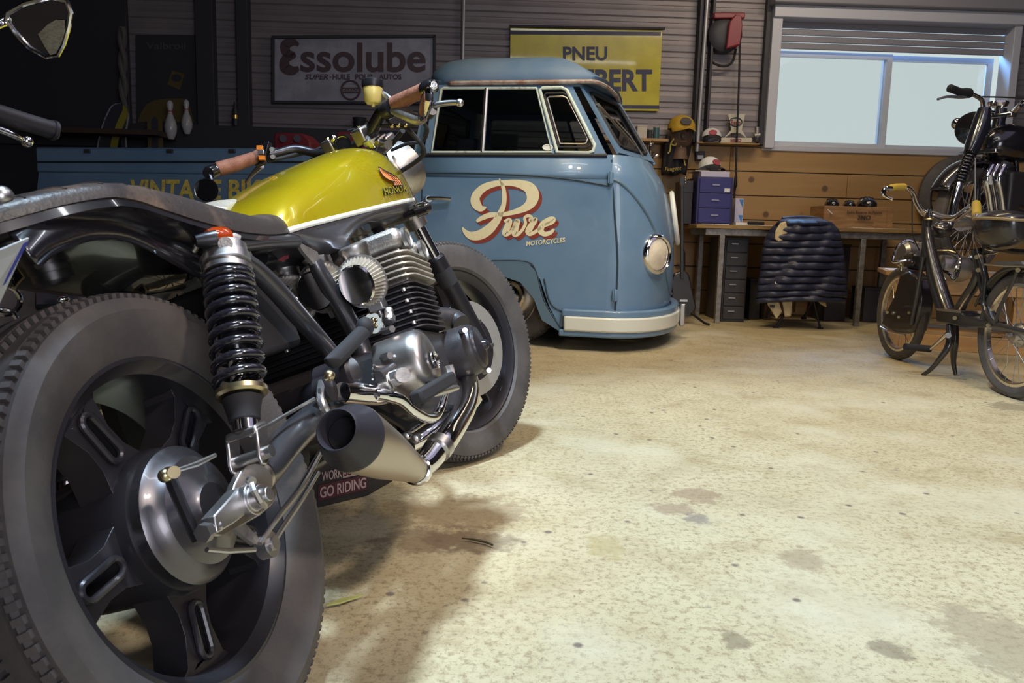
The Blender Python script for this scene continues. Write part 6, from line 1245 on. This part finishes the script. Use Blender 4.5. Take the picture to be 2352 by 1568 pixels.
M().tube([Dz(2095, 448, 4.45), Dz(2095, 500, 4.47), Dz(2097, 540, 4.45), Dz(2112, 575, 4.45)], .003, 6, k=4).build('brake_cable', 'rubber_dark', mp); M().tube([Dz(2240, 505, 4.0), Dz(2225, 560, 4.1), Dz(2215, 585, 4.2)], .003, 6, k=3).build('brake_cable', 'rubber_dark', mp)
# stand and pedals
for p in (((2182, 742, .03, 8), (2180, 790, .05, 8), (2160, 822, .08, 6), (2138, 848, .10, 5), (2119, 861, .12, 4)), ((2192, 742, -.03, 9), (2192, 790, -.03, 9), (2190, 830, -.04, 6), (2195, 861, -.05, 4))): sb(list(p), 'centre_stand')
M().cyl(S(2178, 770, .08), S(2178, 770, -.08), .014).build('crank_axle', 'steel', mp); sb([(2172, 770, .08, 5), (2155, 786, .09, 4), (2138, 800, .10, 4)], 'pedal_crank', 'rim_chrome'); M().cyl(S(2136, 801, .09), S(2136, 801, .10)+V3((-.13, 0, .008)), .018).build('pedal', 'rubber_dark', mp)
sb([(2172, 770, -.08, 5), (2188, 752, -.09, 4), (2196, 742, -.1, 4)], 'pedal_crank', 'rim_chrome')
# ================================================================ wooden bench with black motorcycle on it
mat('pine', (.46, .27, .10), .5, c2=(.36, .19, .06), ns=3, stretch=(1, 1, 6))
t = thing('low_bench', 'low wooden bench holding the dark motorcycle behind the moped', 'bench', (3.3, 5.4, 0)); ZB = .50
BP = [V3((2.42, 5.10, 0)), V3((4.6, 4.30, 0))]; bd = (BP[1]-BP[0]).normalized(); bn = V3((-bd.y, bd.x, 0)); LBn = (BP[1]-BP[0]).length
def bb(mb, a0, a1, b0, b1, z0, z1): return mb.obox(BP[0]+bd*(a0+a1)/2+bn*(b0+b1)/2+ZU*(z0+z1)/2, bd*(a1-a0)/2, bn*(b1-b0)/2, ZU*(z1-z0)/2)
bb(M(), 0, LBn, 0, .62, ZB-.03, ZB).build('bench_top', 'pine', t, bevel=.003); bb(M(), .06, LBn-.05, .03, .055, ZB-.14, ZB-.03).build('apron', 'pine', t, bevel=.003)
for a in (.08, .75, 1.5, 2.15):
    for b in (.04, .52): bb(M(), a, a+.07, b, b+.06, .0, ZB-.03).build('leg', 'pine', t, bevel=.003)
bb(M(), .02, LBn, .0, .05, 0, .10).build('floor_beam', 'pine', t, bevel=.004); bb(M(), .1, LBn-.05, .1, .5, .10, .12).build('lower_shelf', 'pine', t)
bb(M(), .02, .5, .06, .4, ZB+.0005, ZB+.004).build('paper_sheet', 'paper', top=('pale sheet on the left end of the low bench', 'paper'))
M().lathe(V3((2.60, 5.12, ZB+.001)), ZU, [(0, 0), (0, .05), (.10, .05), (.13, .02), (.13, 0)], 24).build('red_can', 'reel_red', top=('red can standing on the low bench behind the moped engine', 'can'))
MW = hit(2215, 628, V3((0, 0, ZB)), ZU); MP = Plane((MW.x, MW.y, 0), math.pi+.46)   # d = forward direction of the motorcycle
bk = thing('motorcycle', 'black bobber motorcycle with exposed fork springs, standing in front of the window', 'motorcycle', (MW.x+.4, MW.y, ZB))
def Mp(x, y, b=0): return MP.p(x, y, b)
def mt(pts): return [(*Mp(x, y, b), r*pxr(Mp(x, y, b))) for x, y, b, r in pts]
mk = lambda pts, name, m='black_paint', k=3, n=14: M().tube(mt(pts), None, n, k=k).build(name, m, bk)
Rw = .325; c = V3((MW.x, MW.y, ZB+Rw)); n = MP.n
M().lathe(c, n, [(-.03, Rw-.075), (-.045, Rw-.05), (-.05, Rw-.03), (-.03, Rw-.005), (0, Rw), (.03, Rw-.005), (.05, Rw-.03), (.045, Rw-.05), (.03, Rw-.075)], 72).build('front_tyre', 'rubber', bk); M().lathe(c, n, [(-.03, Rw-.072), (-.03, Rw-.088), (-.02, Rw-.096), (.02, Rw-.096), (.03, Rw-.088), (.03, Rw-.072), (-.03, Rw-.072)], 72).build('front_rim', 'chrome', bk)
h = M().lathe(c, n, [(-.07, .02), (-.07, .06), (-.05, .065), (.05, .04), (.06, .02), (.06, 0)], 32).build('front_hub', 'moped_alloy', bk); x, y, z = frame(n); mb = M()
for k in range(36): t_ = 2*math.pi*k/36; t2 = t_+(.5 if k % 4 < 2 else -.5); mb.tube([c+z*(.03 if k % 2 else -.03)+(x*math.cos(t2)+y*math.sin(t2))*.05, c+(x*math.cos(t_)+y*math.sin(t_))*(Rw-.09)], .0018, 5)
mb.build('spokes', 'steel', h)
rows = []
for i in range(25):
    a = math.radians(28+100*i/24); row = []
    for j in range(11): q = math.pi*j/10; rr = Rw+.02+.035*math.sin(q)**.6; row.append(c+MP.n*(.062*math.cos(q))+MP.d*rr*math.cos(a)+ZU*rr*math.sin(a))
    rows.append(row)
M().loft(rows, closed=False).build('front_fender', 'black_paint', bk, solid=.004)
mat('fork_black', (.013, .014, .024), .2, 0, coat=1)
mk([(2262, 250, .09, 14), (2256, 275, .09, 19), (2235, 335, .09, 18), (2228, 352, .09, 15)], 'fork_cover', 'fork_black', 1, 20); mk([(2300, 250, -.09, 12), (2292, 290, -.09, 14), (2276, 345, -.09, 12)], 'fork_cover', 'fork_black', 1, 20)
for (a, b_, off) in (((2232, 345), (2204, 420), .09), ((2274, 348), (2252, 402), -.09)):
    P0, P1 = Mp(*a, off), Mp(*b_, off); ax = P1-P0; xx, yy, zz_ = frame(ax)
    M().tube([P0+ax*(i/220)+(xx*math.cos(i*.30)+yy*math.sin(i*.30))*.030 for i in range(221)], .0055, 6).build('fork_spring', 'spring_black', bk, sharp=60)
    M().cyl(P0, P1, .02).build('fork_inner_tube', 'fork_black', bk)
mk([(2204, 418, .09, 8), (2200, 430, .09, 10), (2186, 490, .09, 10), (2180, 515, .09, 10), (2178, 522, .09, 12)], 'fork_leg', 'chrome', 1, 16); mk([(2250, 402, -.09, 8), (2225, 500, -.09, 9)], 'fork_leg', 'chrome', 1, 16)
for y, xx_ in ((268, 2285), (350, 2250)): M().obox(Mp(xx_, y, 0), MP.n*.12, MP.d*.03, ZU*.012).build('fork_clamp', 'chrome', bk, bevel=.006)
hc_ = Mp(2242, 296, .0)+MP.d*.03; M().lathe(hc_, MP.d+MP.n*.1, [(-.10, 0), (-.09, .05), (-.04, .085), (.02, .098), (.04, .09), (.05, .06), (.055, 0)], 32).build('headlamp', 'black_paint', bk)
o = M().ball(D(2198, 284, 5.0), .035, (1, 1, 1)).build('indicator_lamp', 'chrome', bk); M().tube([D(2208, 284, 5.0), D(2225, 284, 5.05)], .008, 8).build('indicator_stem', 'chrome', o)
M().tube([mz(*p) for p in ((2222, 212, 4.92, 4), (2245, 222, 5.0, 5), (2256, 232, 5.05, 5), (2262, 255, 5.1, 6), (2300, 262, 5.12, 6), (2325, 258, 5.1, 6), (2345, 240, 5.0, 6), (2380, 215, 4.95, 6))], None, 12, k=4).build('handlebar', 'chrome', bk)
M().tube([mz(*p) for p in ((2178, 201, 4.85, 6), (2181, 202, 4.85, 9), (2205, 211, 4.88, 8.5), (2216, 214, 4.9, 12), (2226, 214, 4.92, 11))], None, 14).build('grip', 'rubber_dark', bk); M().tube([mz(*p) for p in ((2154, 228, 4.82, 3), (2175, 222, 4.84, 3), (2205, 223, 4.88, 4), (2222, 220, 4.9, 5))], None, 8, k=3).build('clutch_lever', 'steel', bk)
M().tube([D(2256, 222, 5.0), D(2300, 223, 5.0), D(2360, 226, 5.0)], .005, 8).build('control_cable', 'rubber_dark', bk)
M().lathe(Mp(2292, 245, 0), ZU, [(0, .05), (.02, .06), (.03, .055), (.03, 0)], 28).build('speedometer', 'chrome', bk)
rows = []
for f, w_, h_, zc in ((0, .03, .05, 0), (-.05, .08, .09, .01), (-.15, .11, .12, .02), (-.28, .12, .12, .02), (-.42, .10, .09, .0), (-.5, .05, .05, -.01)):
    cc_ = Mp(2270, 325, 0)+MP.d*f+ZU*(zc-.02); rows.append([cc_+MP.n*w_*math.cos(t_)+ZU*h_*math.sin(t_) for t_ in [2*math.pi*i/20 for i in range(20)]])
M().loft(rows).build('fuel_tank', 'black_paint', bk, sharp=70)
M().obox(Mp(2285, 450, 0)-MP.d*.10, MP.d*.12, MP.n*.11, ZU*.15).build('engine_block', 'crank_black', bk, bevel=.02); M().cyl(Mp(2290, 380, 0)-MP.d*.06, Mp(2275, 440, 0), .07).build('front_cylinder', 'crank_black', bk)
for k in range(6): M().lathe(Mp(2290, 385+k*9, 0)-MP.d*(.06-k*.008), Mp(2290, 380, 0)-Mp(2286, 440, 0), [(-.002, .05), (-.002, .088), (.002, .088), (.002, .05)], 28).build('cylinder_fin', 'black_metal', bk)
for s_, x0_ in ((.10, 2270), (.06, 2283), (.12, 2298)): mk([(x0_+10, 380, s_, 6), (x0_-4, 410, s_, 8), (x0_+2, 450, s_, 8), (x0_+10, 500, s_, 8), (x0_+30, 545, s_, 8)], 'exhaust_pipe', 'chrome', 4)
mk([(2262, 370, .02, 7), (2245, 430, .02, 7), (2250, 520, .02, 7), (2290, 570, .02, 7), (2380, 580, .02, 7)], 'frame_tube', 'black_paint', 3); mk([(2330, 340, .04, 6), (2338, 440, .04, 6), (2335, 540, .04, 6)], 'frame_tube', 'black_paint', 1); mk([(2240, 345, .10, 2), (2240, 470, .10, 2)], 'brake_cable', 'steel', 1, 6)
M().prism([Mp(x, y, .18) for x, y in ((2271, 403), (2277, 402), (2278, 424), (2270, 424))], MP.n*.002).build('paper_tag', 'white_paint', bk)
cr_ = c-MP.d*1.38; M().lathe(V3((cr_.x, cr_.y, ZB+.31)), n, [(-.05, .24), (-.06, .27), (-.03, .31), (.03, .31), (.06, .27), (.05, .24), (.03, .22), (-.03, .22), (-.05, .24)], 56).build('rear_tyre', 'rubber', bk)
M().obox(Mp(2290, 300, 0)-MP.d*.8+ZU*.0, MP.d*.22, MP.n*.12, ZU*.04).build('seat', 'seat_leather', bk, bevel=.03, seg=3); M().obox(Mp(2290, 460, 0)-MP.d*.6, MP.d*.42, MP.n*.08, ZU*.12).build('gearbox', 'crank_black', bk, bevel=.03)
for z_ in (0,): M().tube([c-MP.d*1.38+MP.n*.1, c-MP.d*.8+MP.n*.1, Mp(2290, 470, .1)-MP.d*.2], .018, 10).build('swingarm', 'black_paint', bk)
# ================================================================ second motorcycle, left edge
lm = thing('motorcycle', 'dark motorcycle at the far left edge, showing its mirror, grip and chrome lever', 'motorcycle', (-.95, 1.5, 0))
M().tube([mz(*p) for p in ((-60, 244, 1.06, 22), (0, 262, 1.10, 21.5), (60, 281, 1.13, 21), (118, 298, 1.17, 20.5), (119, 298, 1.17, 23), (127, 301, 1.175, 23), (128, 301, 1.175, 18))], None, 28).build('right_grip', 'black_satin', lm)
M().tube([mz(*p) for p in ((-60, 285, 1.05, 8), (-10, 295, 1.08, 8), (30, 310, 1.10, 7.5), (52, 321, 1.12, 7))], None, 14, k=4).build('brake_lever', 'chrome', lm); M().ball(D(62, 325, 1.125), .0085).build('lever_ball', 'chrome', lm)
mp_ = [(22, 30), (60, 8), (120, -8), (155, 2), (165, 28), (160, 60), (148, 100), (135, 125), (110, 130), (70, 108), (35, 70), (18, 45)]; fz = (fw*-1+RT*.10+UP*-.55).normalized(); P0 = D(90, 60, 1.08)
P = [hit(x, y, P0, fz) for x, y in mp_]; cen = sum(P, V3())/len(P)
o = M().loft([[cen-fz*.035+(p-cen)*.25 for p in P], [cen-fz*.022+(p-cen)*.75 for p in P], [cen-fz*.008+(p-cen)*.98 for p in P], [p+fz*.003 for p in P], [cen+fz*.003+(p-cen)*.90 for p in P]], caps=True).build('mirror_housing', 'black_paint', lm, sharp=60); M().tube([p+fz*.004 for p in P], .0035, 8, closed=True).build('mirror_rim', 'chrome', o)
P = [hit(x, y, P0+fz*.006, fz) for x, y in ((88, 78), (110, 56), (130, 45), (150, 46), (150, 68), (142, 96), (130, 122), (116, 126), (104, 108))]; M().prism(P, fz*.001).build('mirror_glass', 'mirror_glass', o)
M().tube([mz(*p) for p in ((-40, 75, 1.05, 9), (0, 55, 1.07, 10), (40, 40, 1.09, 12), (70, 30, 1.10, 14))], None, 14, k=3).build('mirror_stem', 'chrome', lm); M().ball(D(28, 44, 1.08), .012).build('mirror_joint', 'chrome', lm); M().ball(D(50, 30, 1.09), .010).build('mirror_joint', 'chrome', lm)
LP = Plane((-.78, 1.75, 0), math.radians(80.7))
wc2 = V3((-.80, 1.95, .32)); wn2 = V3((.98, -.16, .12)).normalized()
tr2 = M().lathe(wc2, wn2, [(-.04, .23), (-.055, .26), (-.05, .30), (0, .318), (.05, .30), (.055, .26), (.04, .23), (-.04, .23)], 64).build('front_tyre', 'rubber_dark', lm); M().lathe(wc2, wn2, [(-.04, .235), (-.03, .21), (.03, .21), (.04, .235)], 64).build('front_rim', 'black_metal', lm)
x, y, z = frame(wn2); mb = M().lathe(wc2, wn2, [(-.06, .02), (-.05, .05), (.05, .05), (.06, .02), (.06, 0)], 28)
for k in range(20): t_ = 2*math.pi*k/20; mb.tube([wc2+(x*math.cos(t_)+y*math.sin(t_))*.04, wc2+(x*math.cos(t_+.2)+y*math.sin(t_+.2))*.215], .002, 5)
mb.build('wheel_centre', 'black_metal', lm)
for s_ in (-.09, .09): M().tube([wc2+wn2*s_, wc2+wn2*s_+V3((-.06, -.12, .26))], .022, 14).build('fork_leg', 'black_metal', lm)
M().tube([D(28, 652, 1.45), D(60, 672, 1.5), D(100, 683, 1.55), D(150, 684, 1.6)], .008, 8, k=3).build('brake_pipe', 'steel', lm)
q = D(165, 672, 1.55); M().obox(q, RT*.05, UP*.035, fw*.05).build('control_box', 'black_satin', lm, bevel=.01)
fz = -fw; qp = D(137, 663, 1.48); mat('sticker_red', (.55, .05, .05), .5)
st = M().prism([qp+RT*a+UP*b for a, b in ((-.011, -.0095), (.011, -.0085), (.011, .0095), (-.011, .0085))], fz*.001).build('ray_sticker', 'white_paint', lm)
for k in range(8):
    a = k*math.pi/4+.2; P = [qp+fz*.0018, qp+fz*.0018+RT*.0105*max(-1, min(1, 1.35*math.cos(a-.17)))+UP*.0088*max(-1, min(1, 1.35*math.sin(a-.17))), qp+fz*.0018+RT*.0105*max(-1, min(1, 1.35*math.cos(a+.17)))+UP*.0088*max(-1, min(1, 1.35*math.sin(a+.17)))]
    M().prism(P, fz*.0004).build('sticker_ray', 'sticker_red', st)
for x_, y_, z__, r_ in ((8, 690, 1.2, .022), (6, 740, 1.25, .02)): M().torus(D(x_, y_, z__), V3((.6, -.8, 0)), r_, .004, 24, 8).build('chrome_ring', 'chrome', lm)
M().obox(V3((-1.05, 1.62, .42)), V3((.13, 0, 0)), V3((0, .22, 0)), V3((0, 0, .17))).build('engine_block', 'crank_black', lm, bevel=.04, seg=3); M().tube([D(85, 770, 1.5), D(110, 745, 1.5), D(118, 742, 1.5)], .004, 6).build('cable_clip', 'steel', lm); M().ball(D(147, 688, 1.45), .009, (1.8, 1, .7)).build('chrome_knob', 'chrome', lm)
rows = []
for f, w_, h_ in ((0, .05, .04), (.06, .11, .10), (.18, .14, .12), (.32, .13, .10), (.42, .08, .05)):
    cc_ = V3((-1.12, 1.05+f, .80)); rows.append([cc_+V3((w_*math.cos(t_), 0, h_*math.sin(t_))) for t_ in [2*math.pi*i/20 for i in range(20)]])
M().loft(rows).build('fuel_tank', 'black_paint', lm, sharp=70); M().tube([V3((-1.1, 1.45, .85)), V3((-1.05, 1.35, .93)), D(-60, 244, 1.06)], .012, 12, k=4).build('handlebar', 'black_metal', lm)
cr2 = V3((-1.15, .55, .31)); M().lathe(cr2, wn2, [(-.06, .22), (-.07, .26), (-.05, .30), (0, .31), (.05, .30), (.07, .26), (.06, .22), (-.06, .22)], 56).build('rear_tyre', 'rubber_dark', lm)
M().tube([V3((-1.02, 1.6, .3)), V3((-1.0, 1.1, .22)), V3((-1.05, .6, .3))], .03, 14, k=3).build('exhaust_pipe', 'black_metal', lm)
# leaf on the floor
mat('leaf', (.06, .055, .03), .7); g_ = G(1096, 1248, .004); M().prism([g_+V3((a, b, .002)) for a, b in ((-.035, .02), (-.01, .012), (.02, -.002), (.034, -.016), (.036, -.012), (.02, .004), (-.008, .018))], (0, 0, .003)).build('dry_leaf', 'leaf', top=('small dark dry leaf on the floor right of the motorcycle', 'leaf'))

mat('leaf_pale', (.42, .42, .14), .6); g_ = G(795, 1382, .004); M().prism([g_+V3((a, b, .002)) for a, b in ((-.030, -.022), (-.008, -.012), (.018, .012), (.028, .022), (.012, .016), (-.014, .002))], (0, 0, .003)).build('pale_leaf', 'leaf_pale', top=('small pale yellow-green leaf on the floor right of the rear tyre', 'leaf'))
